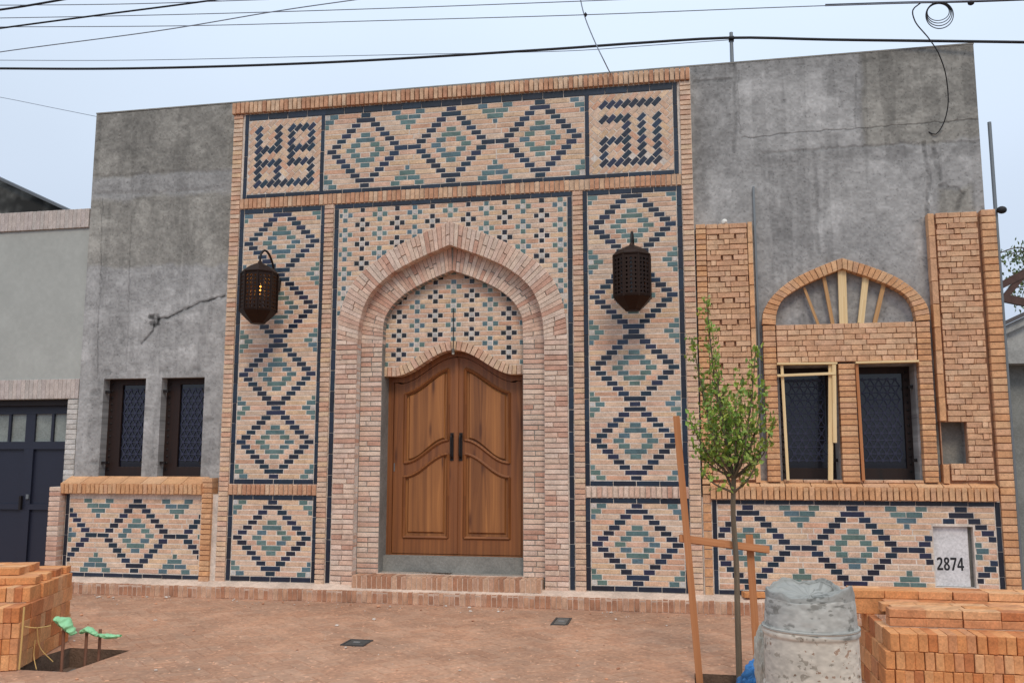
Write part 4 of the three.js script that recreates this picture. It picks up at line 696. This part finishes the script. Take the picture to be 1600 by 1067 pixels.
  mesh('eaves_moulding', bar([xA, Y(xA) - 0.06, z + 0.03], [xB, Y(xB) - 0.06, z + 0.03], 0.10, 0.10), faM, Rn); mesh('gutter', bar([xA, Y(xA) + 0.03, z + 0.08], [xB, Y(xB) + 0.03, z + 0.08], 0.05, 0.12), std({ color: srgb(92, 90, 92), roughness: 0.7 }), Rn);
  const tr = thing('steel_truss', 'rusty steel lattice beams behind the raw brick corner', 'truss', [0, 0, 0]), rust = std({ color: srgb(96, 72, 66), roughness: 0.85, map: brickMap }), zt = -3.4, Q = (x, y) => P3(x, y, zt);
  mesh('top_chord', bar(Q(1545, 456), Q(1660, 398), 0.10, 0.08), rust, tr); mesh('bottom_chord', bar(Q(1540, 460), Q(1660, 484), 0.11, 0.08), rust, tr); mesh('brace', bar(Q(1566, 470), Q(1618, 408), 0.08, 0.06), rust, tr); mesh('trestle_post', bar([at(1650, 440, zt).x, 0, zt - 0.1], [at(1650, 440, zt).x, at(1650, 440, zt).y, zt - 0.1], 0.12, 0.1), rust, tr);
  // tree beyond, at the right edge
  const tz = -6, T0 = at(1640, 420, tz), ft = thing('far_tree', 'thin leafy tree behind the truss beyond the raw brick corner', 'tree', [T0.x, 0, tz]);
  const tk = [[0, 0, 0], [0.1, 2, 0], [-0.1, 4.2, 0], [0, T0.y + 0.4, 0]]; mesh('trunk', tube(tk, 0.07, 20, 7), std({ color: srgb(90, 78, 66), roughness: 0.95 }), ft);
  const tw = [], lv = []; for (let i = 0; i < 26; i++) { const y0 = rr(T0.y - 0.7, T0.y + 0.4), an = rr(0, 6.28), L = rr(0.5, 1.15), e = new THREE.Vector3(Math.cos(an) * L, y0 + rr(0.0, 0.3), Math.sin(an) * L), m = e.clone().multiplyScalar(0.5); m.y = y0 + 0.15; tw.push(tube([[0, y0, 0], m, e], 0.010, 10, 4)); for (let q = 0; q < 60; q++) { const t = rr(0.3, 1), c = new THREE.Vector3(e.x * t, y0 + (e.y - y0) * t, e.z * t).add(new THREE.Vector3(rr(-0.14, 0.14), rr(-0.14, 0.12), rr(-0.14, 0.14))); lv.push(leaf(c, rr(0.035, 0.06))); } }
  mesh('branches', mergeGeometries(tw), std({ color: srgb(90, 78, 66), roughness: 0.95 }), ft).userData.kind = 'stuff'; mesh('crown', mergeGeometries(lv), leafMat([92, 112, 64]), ft).userData.kind = 'stuff';
}
function leafMat(c) { return new THREE.MeshPhysicalMaterial({ color: srgb(...c), roughness: 0.6, vertexColors: true, side: THREE.DoubleSide, transmission: 0.25, thickness: 0 }); }
function leaf(c, s) { // a folded pointed leaf
  const p = [[0, 0, 0], [0.32, 0.45, 0.06], [0, 0.5, -0.05], [-0.32, 0.45, 0.06], [0, 1, 0.02]].map(v => new THREE.Vector3(...v).multiplyScalar(s * 1.5));
  const q = new THREE.Quaternion().setFromEuler(new THREE.Euler(rr(-1.6, 1.6), rr(0, 6.28), rr(-1.2, 1.2))), tri = [[0, 1, 2], [0, 2, 3], [1, 4, 2], [2, 4, 3]], pos = [], col = [], k = rr(0.5, 1.35), y = rr(0.8, 1.35);
  p.forEach(v => v.applyQuaternion(q).add(c)); for (const t of tri) for (const i of t) { pos.push(p[i].x, p[i].y, p[i].z); col.push(k * y, k, k * 0.8); }
  const g = new THREE.BufferGeometry(); g.setAttribute('position', new THREE.Float32BufferAttribute(pos, 3)); g.setAttribute('color', new THREE.Float32BufferAttribute(col, 3)); g.computeVertexNormals(); return g;
}

// ================================================================ young street tree and its stakes
{
  const tz = 3.08, base = [3.135, -0.29, tz], g = thing('young_tree', 'young street tree with thin trunk and loose green crown tied to stakes', 'tree', base), loc = (px, py, dz = 0) => { const p = at(px, py, tz + dz); return new THREE.Vector3(p.x - base[0], p.y - base[1], dz); };
  const bark = std({ color: srgb(126, 112, 94), map: cementMap, bumpMap: brickBump, bumpScale: 0.003, roughness: 0.95 });
  const taper = (pts, r0, r1, seg = 16) => { const c = new THREE.CatmullRomCurve3(pts), t = new THREE.TubeGeometry(c, seg, 1, 7), p = t.attributes.position; for (let i = 0; i <= seg; i++) { const ctr = c.getPointAt(i / seg), r = r0 + (r1 - r0) * i / seg; for (let k = 0; k <= 7; k++) { const q = i * 8 + k; p.setXYZ(q, ctr.x + (p.getX(q) - ctr.x) * r, ctr.y + (p.getY(q) - ctr.y) * r, ctr.z + (p.getZ(q) - ctr.z) * r); } } t.computeVertexNormals(); return t; };
  mesh('trunk', taper([new THREE.Vector3(0, 0, 0), loc(1153, 960), loc(1151, 880), loc(1146, 800), loc(1147, 745)], 0.026, 0.019, 24), bark, g);
  const ends = [[1104, 470, 0.05, 0.5], [1082, 528, -0.1, 0.4], [1118, 560, 0.1, 0.5], [1182, 542, 0.0, 0.6], [1196, 600, 0.12, 0.6], [1160, 585, -0.15, 0.7], [1213, 655, 0.05, 0.6], [1078, 655, 0.12, 0.7], [1088, 700, -0.12, 0.8], [1130, 610, -0.1, 0.8], [1150, 625, 0.2, 0.9], [1205, 690, -0.12, 0.7], [1170, 660, 0.2, 0.8], [1105, 650, 0.22, 0.9], [1140, 660, -0.22, 0.9], [1100, 610, -0.2, 0.6], [1185, 715, 0.15, 0.4], [1095, 735, 0.1, 0.3]];
  const lv = [], br = [], st = loc(1147, 748);
  ends.forEach(([px, py, dz, dens], i) => {
    const e = loc(px, py, dz), s0 = i < 14 ? st.clone() : loc(1147, 770), mid = s0.clone().lerp(e, 0.45); mid.x += (e.x - s0.x) * 0.18; mid.z += dz * 0.4; const c = new THREE.CatmullRomCurve3([s0, mid, e]); br.push(taper([s0, mid, e], 0.011, 0.003, 12));
    const L = c.getLength(), nT = Math.round(L * 26);
    for (let k = 0; k < nT; k++) { const t = 0.25 + 0.75 * (k + R()) / nT, p = c.getPointAt(Math.min(1, t)), sp = 0.12 * (1 - t * 0.55), tip = p.clone().add(new THREE.Vector3(rr(-sp, sp), rr(-0.02, sp * 1.1), rr(-sp, sp))); if (t < 0.85) br.push(taper([p, p.clone().lerp(tip, 0.5).add(new THREE.Vector3(0, 0.01, 0)), tip], 0.003, 0.0015, 4)); const nl = Math.round(7 * dens + 2); for (let q = 0; q < nl; q++) { const f = R(); lv.push(leaf(p.clone().lerp(tip, f).add(new THREE.Vector3(rr(-0.03, 0.03), rr(-0.03, 0.03), rr(-0.03, 0.03))), rr(0.022, 0.040))); } }
  });
  for (let i = 0; i < 480; i++) { const th = rr(0, 6.283), ph = Math.acos(rr(-1, 1)), q = Math.pow(R(), 0.45), c0 = loc(1146, 672); const p0 = new THREE.Vector3(c0.x + Math.sin(ph) * Math.cos(th) * q * 0.33, c0.y + Math.cos(ph) * q * 0.33, Math.sin(ph) * Math.sin(th) * q * 0.30); if (noise3(p0.x * 7 + 3, p0.y * 7, p0.z * 7) < 0.46) continue; lv.push(leaf(p0, rr(0.018, 0.042))); }
  mesh('branches', mergeGeometries(br), bark, g).userData.kind = 'stuff';
  mesh('crown', mergeGeometries(lv), leafMat([144, 174, 84]), g).userData.kind = 'stuff';
  // stakes
  const S = thing('stake_frame', 'two rough timber stakes joined by a crossbar holding the young tree', 'stakes', [0, 0, 0]);
  const sa = at(1057, 650, 3.12), sb = [2.853, -0.28, 3.2]; mesh('stake', bar(sb, sa.toArray(), 0.052, 0.03), stakeWood, S);
  const ra = at(1171, 835, 2.9), rb = [at(1182, 990, 2.9).x + 0.005, -0.28, 3.05]; mesh('stake', bar(rb, ra.toArray(), 0.055, 0.03), stakeWood, S);
  mesh('crossbar', bar(at(1062, 841, 3.15).toArray(), at(1202, 859, 2.935).toArray(), 0.055, 0.025), stakeWood, S);
}
// ================================================================ left pit: rods with green plastic
{
  const rodM = std({ color: srgb(150, 104, 82), roughness: 0.9, map: brickMap }), straw = std({ color: srgb(196, 160, 98), roughness: 0.8 });
  const green = new THREE.MeshPhysicalMaterial({ color: srgb(152, 214, 160), roughness: 0.5, side: THREE.DoubleSide, transmission: 0.15, thickness: 0 });
  const rod = (px, pyTop, x, z, lab) => { const t = at(px, pyTop, z); const c = new THREE.CylinderGeometry(0.013, 0.013, t.y + 0.30, 8); c.translate(0, (t.y + 0.30) / 2 - 0.30, 0); c.translate(t.x, 0, z); return thingMesh('iron_rod', c, rodM, lab, 'rod', 'rods standing in the left pit'); };
  rod(100, 968, 0, 3.62, 'rusty rod in the pit carrying the biggest green plastic wrap'); rod(135, 985, 0, 3.4, 'rusty rod in the pit under the middle of the green plastic wraps'); rod(156, 983, 0, 3.3, 'rusty rod in the pit rising above the long green wrap');
  const wrap = (pts, r, lab) => { const t = tube(pts.map(([x, y, z]) => at(x, y, z)), 1, 30, 12), c = new THREE.CatmullRomCurve3(pts.map(([x, y, z]) => at(x, y, z))), p = t.attributes.position; for (let i = 0; i <= 30; i++) { const o = c.getPointAt(i / 30), f = r * (0.35 + 0.9 * Math.sin(Math.PI * Math.min(1, 0.12 + 0.8 * i / 30))); for (let k = 0; k <= 12; k++) { const q = i * 13 + k, kk = k % 12, n = f * (0.65 + 0.75 * noise3(i * 0.45, kk * 0.9, r * 50)); p.setXYZ(q, o.x + (p.getX(q) - o.x) * n, o.y + (p.getY(q) - o.y) * n * 0.55, o.z + (p.getZ(q) - o.z) * n); } } t.computeVertexNormals(); return thingMesh('plastic_wrap', t, green, lab, 'plastic', 'green plastic on the rods'); };
  wrap([[86, 966, 3.62], [98, 971, 3.63], [108, 982, 3.63], [115, 991, 3.63]], 0.044, 'largest crumpled green plastic wrap, hanging on the rod nearest the brick stack'); wrap([[125, 988, 3.42], [136, 984, 3.42], [148, 990, 3.42], [152, 993, 3.42]], 0.03, 'small crumpled green plastic wrap on the middle rod'); wrap([[152, 992, 3.32], [166, 994, 3.32], [180, 994, 3.32], [188, 993, 3.32]], 0.026, 'long flat green plastic wrap reaching away from the stack');
  thingMesh('strapping_band', (() => { const g = [tube([at(37, 948, 3.93), at(33, 1000, 3.95), at(29, 1046, 3.96)], 0.008, 12, 5), tube([at(37, 979, 3.93), at(55, 981, 3.86), at(78, 978, 3.72)], 0.005, 16, 5), tube([at(57, 980, 3.86), at(62, 1012, 3.8), at(82, 1034, 3.75)], 0.004, 16, 5), tube([at(54, 1000, 3.8), at(52, 1025, 3.8), at(56, 1046, 3.85)], 0.004, 16, 5)]; return mergeGeometries(g); })(), straw, 'yellow strapping band hanging off the corner of the brick stack', 'band');
  const sheet = new THREE.PlaneGeometry(0.42, 0.4, 14, 14), p = sheet.attributes.position; for (let i = 0; i < p.count; i++) p.setZ(i, 0.05 * noise3(p.getX(i) * 12, p.getY(i) * 12, 2)); sheet.rotateX(-Math.PI / 2); sheet.translate(-2.3, -0.168, 3.5); sheet.computeVertexNormals(); thingMesh('plastic_sheet', sheet, new THREE.MeshPhysicalMaterial({ color: srgb(120, 132, 130), roughness: 0.3, side: THREE.DoubleSide }), 'crumpled grey plastic sheet at the bottom of the pit', 'plastic sheet');
}
// crumbs of mortar and brick on the pavement
{
  const gs = [], cols = [[214, 206, 196], [206, 150, 116], [190, 176, 164], [170, 120, 92]];
  for (let i = 0; i < 420; i++) { const x = rr(-5, 5.6), near = R() < 0.45, z = near ? rr(0.22, 0.6) : rr(0.3, 4.6); if (pits.some(([a, b, c, d]) => x > a - 0.03 && x < b + 0.03 && z > c - 0.03 && z < d + 0.03)) continue; const r = 0.004 + 0.016 * Math.pow(R(), 3), g = new THREE.IcosahedronGeometry(r, 0), p = g.attributes.position; g.scale(rr(0.7, 1.5), 0.6, rr(0.7, 1.4)); g.rotateY(rr(0, 3)); g.translate(x, r * 0.45, z); const c = srgb(...pick(cols)), a = new Float32Array(p.count * 3); for (let k = 0; k < p.count; k++) { a[k * 3] = c.r; a[k * 3 + 1] = c.g; a[k * 3 + 2] = c.b; } g.setAttribute('color', new THREE.BufferAttribute(a, 3)); gs.push(g); }
  const m = mesh('rubble_crumbs', mergeGeometries(gs), std({ color: 0xffffff, vertexColors: true, roughness: 1 }), scene); m.userData = { kind: 'stuff', label: 'crumbs of mortar and brick scattered on the pavement', category: 'rubble' };
}
// drain covers
for (const [x0, x1, z0, z1, c, lab] of [[-0.305, -0.085, 2.27, 2.53, [92, 98, 98], 'small dark metal drain cover alone in the dusty pavement'], [1.395, 1.565, 0.78, 1.18, [128, 130, 128], 'pale grey metal cover in the pavement close to the plinth']]) {
  const g = thing('drain_cover', lab, 'drain cover', [(x0 + x1) / 2, 0, (z0 + z1) / 2]), m = std({ color: srgb(...c), roughness: 0.55, metalness: 0.35, map: cementMap }), w = (x1 - x0) / 2, d = (z1 - z0) / 2;
  mesh('frame', mergeGeometries([box(-w, w, -0.006, 0.008, -d, -d + 0.02), box(-w, w, -0.006, 0.008, d - 0.02, d), box(-w, -w + 0.02, -0.006, 0.008, -d + 0.02, d - 0.02), box(w - 0.02, w, -0.006, 0.008, -d + 0.02, d - 0.02)]), std({ color: srgb(70, 72, 72), roughness: 0.6, metalness: 0.4 }), g); mesh('lid', box(-w + 0.024, w - 0.024, -0.006, 0.006, -d + 0.024, d - 0.024), m, g); mesh('lifting_eye', box(-0.03, 0.03, 0.006, 0.011, -0.012, 0.012), std({ color: srgb(170, 172, 170), roughness: 0.4, metalness: 0.6 }), g);
}
const sg = new Map();
// loose bricks left on the plinth
for (const [x, z, ry, lab] of [[3.46, 0.06, 0.25, 'loose brick lying on the plinth behind the shorter tree stake'], [3.76, 0.07, -0.2, 'loose brick lying on the plinth behind the cement barrel']]) { const m = thingMesh('loose_brick', stackGeo(0.235, 0.058, 0.115, 1), MAT.stack[0], lab, 'brick'); m.position.set(x, 0.195, z); m.rotation.y = ry; }
// ================================================================ brick stacks: every brick is a thing
function stackBrick(M, w, h, d, label, group) {
  const m = thingMesh('stacked_brick', stackGeo(w, h, d, Math.floor(R() * 4)), pick(MAT.stack), label, 'brick', group); m.applyMatrix4(M); return m;
}
function stackGeo(w, h, d, v) { const k = [w.toFixed(3), h.toFixed(3), d.toFixed(3), v].join(); if (sg.has(k)) return sg.get(k); const r = rngFrom(Math.floor(w * 999 + h * 777 + d * 555) + v * 37), g0 = new THREE.BoxGeometry(w, h, d, 1, 1, 1), b = 0.004; const c = [[-w / 2, -h / 2], [w / 2, -h / 2], [w / 2, h / 2], [-w / 2, h / 2]].map(q => [q[0] + (r() - 0.5) * 0.004, q[1] + (r() - 0.5) * 0.004]); const g = prism(c, d / 2, -d / 2, b, r() * 5, r() * 5); sg.set(k, g); return g; }
function stack(x, z, turn, layers, label, group) {
  const base = new THREE.Matrix4().makeRotationY(turn).setPosition(x, 0, z);
  for (const [lx, ly, lz, w, h, d] of layers) { const M = base.clone().multiply(new THREE.Matrix4().makeTranslation(lx + rr(-0.004, 0.004), ly, lz + rr(-0.006, 0.006))).multiply(new THREE.Matrix4().makeRotationY(rr(-0.02, 0.02))); stackBrick(M, w, h, d, label, group); }
}
{
  // right stack: origin at its front left corner, front towards the street
  const L = [], e = 0.0615, H = 0.121;
  for (let r = 0; r < 4; r++) { // courses of bricks on edge
    const y = (r + 0.5) * H, n = 25, sh = r === 3 ? 0.05 : r * 0.012; for (let i = 0; i < n; i++) L.push([sh + 0.035 + i * e, y, -0.12, e - 0.0025, H - 0.003, 0.238]);
    for (let k = 0; k < 3; k++) L.push([sh + 0.03 - (r % 2) * 0.004, y, -0.36 - k * 0.243, 0.058, H - 0.003, 0.238]);
  }
  for (let r = 0; r < 2; r++) for (let i = 0; i < 6; i++) for (let k = 0; k < (r ? 4 : 1); k++) L.push([0.23 + i * 0.245 + (k % 2) * 0.05, 4 * H + (r + 0.5) * 0.06, -0.31 - k * 0.121, 0.241, 0.057, 0.118]);
  for (let i = 0; i < 7; i++) for (let k = 0; k < 2; k++) L.push([0.06 + i * 0.243, 4 * H + 0.12 + 0.031, -0.80 - k * 0.121, 0.239, 0.059, 0.117]);
  for (let i = 0; i < 7; i++) L.push([0.06 + i * 0.243, 4 * H + 0.0605, -0.80, 0.239, 0.118, 0.117]);
  stack(4.05, 3.72, 0, L, 'orange clay brick in the large stack behind the cement barrel', 'bricks in the stack behind the barrel');
  const S = [];
  // left stack: origin at its near right corner
  for (let r = 0; r < 4; r++) { const y = (r + 0.5) * H, n = 15; for (let i = 0; i < n; i++) S.push([-0.035 - i * e, y, -0.12, e - 0.0025, H - 0.003, 0.238]); if (r % 2) for (let k = 0; k < 4; k++) S.push([-0.03, y, -0.36 - k * 0.243, 0.058, H - 0.003, 0.238]); else for (let k = 0; k < 8; k++) S.push([-0.12, y, -0.275 - k * 0.119, 0.238, H - 0.003, 0.112]); }
  for (let i = 0; i < 14; i++) S.push([-0.06 - i * e, 4.5 * H, -0.37, e - 0.0025, H - 0.003, 0.238]); for (let k = 0; k < 6; k++) S.push([-0.13, 4.5 * H, -0.555 - k * 0.119, 0.238, H - 0.003, 0.113]);
  for (let i = 0; i < 5; i++) for (let k = 0; k < 7; k++) S.push([-0.17 - i * 0.243 - (k % 2) * 0.03, 5 * H + 0.031, -0.48 - k * 0.121, 0.239, 0.059, 0.117]);
  for (let i = 0; i < 4; i++) for (let k = 0; k < 4; k++) S.push([-0.36 - i * 0.243, 5 * H + 0.092, -0.62 - k * 0.123, 0.239, 0.058, 0.118]);
  stack(-2.44, 3.93, 0.33, S, 'orange clay brick in the strapped stack beside the rod pit', 'bricks in the stack by the rod pit');
}
// ================================================================ barrel, bags
{
  const bz = 4.45, bp = at(1266, 960, bz), g = thing('cement_barrel', 'battered pale barrel caked with cement standing before the brick stack', 'barrel', [bp.x, 0, bz]);
  const caked = tex(1024, 512, (u, v) => {
    const a = tileFbm(u, v, 6, 5, 13), b = tileFbm(u, v, 20, 4, 23), c = tileFbm(u, v, 48, 2, 33), st = tileNoise(u * 40, v * 5, 40, 43), d = tileFbm(u * 2, v, 40, 3, 63);
    let k = 0.755 + 0.15 * (a - 0.5) + 0.16 * (c - 0.5) + 0.0 * st, top = v > 0.66 + 0.1 * (a - 0.5) ? 1 : 0; let r = k, gg = k * 0.965, bl = k * 0.90; if (top) { r = k * 0.90; gg = k * 0.90; bl = k * 0.87; } if (v > 0.88 + 0.06 * (a - 0.5)) { r *= 0.84; gg *= 0.84; bl *= 0.84; }
    const dk = b > 0.60 && (top || d > 0.56) ? Math.min(1, (b - 0.60) * 12) * 0.16 : 0; const rust = !top && d > 0.735 && a > 0.48 ? 0.22 : 0;
    return [r - dk - rust * 0.7, gg - dk - rust, bl - dk - rust * 1.1];
  });
  const m = std({ map: caked, bumpMap: caked, bumpScale: 0.004, roughness: 0.95 });
  const prof = [[0.270, 0], [0.279, 0.015], [0.281, 0.26], [0.292, 0.275], [0.292, 0.292], [0.281, 0.31], [0.279, 0.585], [0.288, 0.598], [0.290, 0.612], [0.286, 0.628], [0.275, 0.64], [0.270, 0.74], [0.262, 0.85], [0.258, 0.872], [0.246, 0.874], [0.236, 0.852], [0.2, 0.846], [0.1, 0.852], [0.001, 0.856]];
  const pr = []; for (let i = 0; i < prof.length - 1; i++) { const n = Math.max(2, Math.ceil(Math.hypot(prof[i + 1][0] - prof[i][0], prof[i + 1][1] - prof[i][1]) / 0.008)); for (let k = 0; k < n; k++) pr.push(new THREE.Vector2(prof[i][0] + (prof[i + 1][0] - prof[i][0]) * k / n, prof[i][1] + (prof[i + 1][1] - prof[i][1]) * k / n)); } pr.push(new THREE.Vector2(...prof[prof.length - 1]));
  const lg = new THREE.LatheGeometry(pr, 110), p = lg.attributes.position, uvb = lg.attributes.uv;
  for (let i = 0; i < p.count; i++) { const x = p.getX(i), y = p.getY(i), z = p.getZ(i), r = Math.hypot(x, z), n = noise3(x * 5 + 5, y * 5, z * 5) - 0.5, f = noise3(x * 30, y * 30, z * 30 + 3) - 0.5, crust = y > 0.64 && y < 0.86 ? 1 : 0, k = 1 + (crust ? 0.03 : 0.006) * n + (crust ? 0.018 : 0.002) * f; uvb.setXY(i, uvb.getX(i), r < 0.24 && y > 0.8 ? 0.97 : y / 0.93); const rag = y > 0.80 ? Math.min(1, (y - 0.80) / 0.05) * (0.075 * (noise3(x * 8 + 2, 4, z * 8) - 0.55) + 0.02 * f) : 0; p.setXYZ(i, x * k, y + rag, z * k); } lg.computeVertexNormals();
  mesh('barrel_wall', lg, m, g);
  const hoop = new THREE.TorusGeometry(0.283, 0.009, 8, 80); hoop.rotateX(Math.PI / 2); hoop.translate(0, 0.634, 0); mesh('hoop', hoop, m, g);
  const lump = (name, x, y, z, sx, sy, sz, mat, label, cat, seed) => { const gg = new THREE.IcosahedronGeometry(1, 16), pp = gg.attributes.position; for (let i = 0; i < pp.count; i++) { const X = pp.getX(i), Y = pp.getY(i), Z = pp.getZ(i), k = 0.78 + 0.34 * noise3(X * 1.8 + seed, Y * 1.8, Z * 1.8) + 0.16 * Math.abs(noise3(X * 5 + seed, Y * 5, Z * 5) - 0.5) * 2; pp.setXYZ(i, X * k * sx, Math.max(-0.75, Y * k) * sy, Z * k * sz); } gg.computeVertexNormals(); gg.translate(x, y, z); return thingMesh(name, gg, mat, label, cat); };
  const w = at(1196, 1012, 4.15); lump('crumpled_sack', w.x, w.y - 0.115, 4.12, 0.07, 0.24, 0.08, std({ color: srgb(206, 200, 186), roughness: 0.8, map: cementMap }), 'crumpled white sack wedged between the barrel and the tree stake', 'sack', 3).position.y = 0;
  const b = at(1174, 1058, 3.45); lump('plastic_bag', 3.225, 0.115, 3.76, 0.125, 0.16, 0.10, std({ color: srgb(60, 136, 206), roughness: 0.4, map: tex(256, 256, (u, v) => { const k = 0.8 + 0.3 * (tileFbm(u, v, 5, 4, 3) - 0.5); return v > 0.70 + 0.1 * tileFbm(u, v, 6, 2, 9) ? [k * 1.2, k * 1.18, k * 1.16] : [k * 0.85, k, k]; }) }), 'blue plastic bag with a white folded top beside the tree pit', 'bag', 8);
}
// ================================================================ overhead cables
{
  let n = 0; const cable = (pts, r, z, label, mat = rubber) => thingMesh('overhead_cable', tube(pts.map(([x, y, dz]) => at(x, y, z + (dz || 0))), r, 60, 5), mat, label, 'cable', 'cables over the street');
  const grey = std({ color: srgb(126, 136, 150), roughness: 0.7 });
  cable([[-300, 104, 0.3], [0, 107, 0.2], [200, 107, 0.15], [500, 98, 0.1], [860, 77, 0], [1000, 67, -0.1], [1144, 59, -0.21], [1300, 62, -0.1], [1600, 66, 0], [1900, 72, 0.2]], 0.017, 0, 'thick black cable running over the parapet past the thin steel post');
  cable([[-300, 92], [0, 94], [200, 94], [500, 88], [640, 85], [900, 79], [1000, 72], [1144, 62, 0.16]], 0.005, -0.4, 'thin grey wire running just above the thick black cable', grey);
  cable([[-200, 36], [0, 15], [110, -3], [240, -26]], 0.012, 2.5, 'black cable crossing the upper corner, steepest of the pair');
  cable([[-200, 72], [0, 44], [150, 24], [340, -1], [500, -26]], 0.010, 2.2, 'black cable with a small clamp, parallel to the steep black cable');
  cable([[-200, 112], [0, 81], [260, 46], [440, 16], [580, -4]], 0.006, 2, 'thin sloping grey wire under the two black cables', grey);
  cable([[-200, 30], [0, 28], [300, 22], [600, 13], [900, 2], [1000, -2]], 0.005, 2, 'upper thin grey wire spanning the street nearly level', grey);
  cable([[-200, 43], [0, 42], [300, 40], [600, 32], [915, 23], [1200, 12], [1430, 4], [1700, -4]], 0.005, 1.8, 'thin grey wire with a small black spacer, holding the coil', grey);
  cable([[-200, 8], [0, 8], [200, 6], [420, -1]], 0.005, 2.2, 'faint grey wire highest of the level wires', grey);
  cable([[903, -25], [912, 20], [930, 66], [944, 95], [955, 116, -1.95]], 0.006, 1.8, 'thin drop wire from the spaced wire down to the parapet', grey);
  cable([[-200, 118], [0, 152], [80, 168], [150, 182]], 0.004, -0.3, 'faint wire falling to the cement parapet corner', grey);
  cable([[1290, 8], [1420, 4], [1520, 2], [1700, -5]], 0.012, 1.7, 'short dark cable bundle from which the coil hangs');
  cable([[1440, 4, 0.1], [1428, 14, 0], [1430, 32, -0.2], [1452, 60, -0.6], [1468, 85, -1.0], [1480, 125, -1.5], [1482, 165, -1.7], [1474, 195, -1.77], [1462, 210, -1.8], [1452, 206, -1.82]], 0.0065, 1.7, 'service wire curving from the coil down to a hole in the cement wall');
  const c = at(1467, 22, 1.7), coil = []; for (let k = 0; k < 4; k++) { const t = new THREE.TorusGeometry(0.098 + k * 0.008, 0.0045, 5, 48); t.scale(1, 0.86 + 0.08 * k, 1); t.translate(c.x, c.y - k * 0.016 + 0.02, c.z + k * 0.012); coil.push(t); } thingMesh('cable_coil', mergeGeometries(coil), rubber, 'coil of spare black cable hanging from the wires', 'cable coil');
  const sp = at(915, 23, 1.8), spg = new THREE.OctahedronGeometry(0.022, 0); spg.scale(1, 1.4, 1); spg.translate(sp.x, sp.y, sp.z); thingMesh('cable_spacer', spg, rubber, 'small black spacer on the thin wire over the doorway', 'spacer');
  const s3 = at(1518, 4, 1.7), q = new THREE.SphereGeometry(0.026, 10, 8); q.scale(1.2, 1, 1); q.translate(s3.x, s3.y, s3.z); thingMesh('cable_clamp', q, rubber, 'round black clamp on the cable beside the coil', 'clamp');
}
renderer.render(scene, camera);
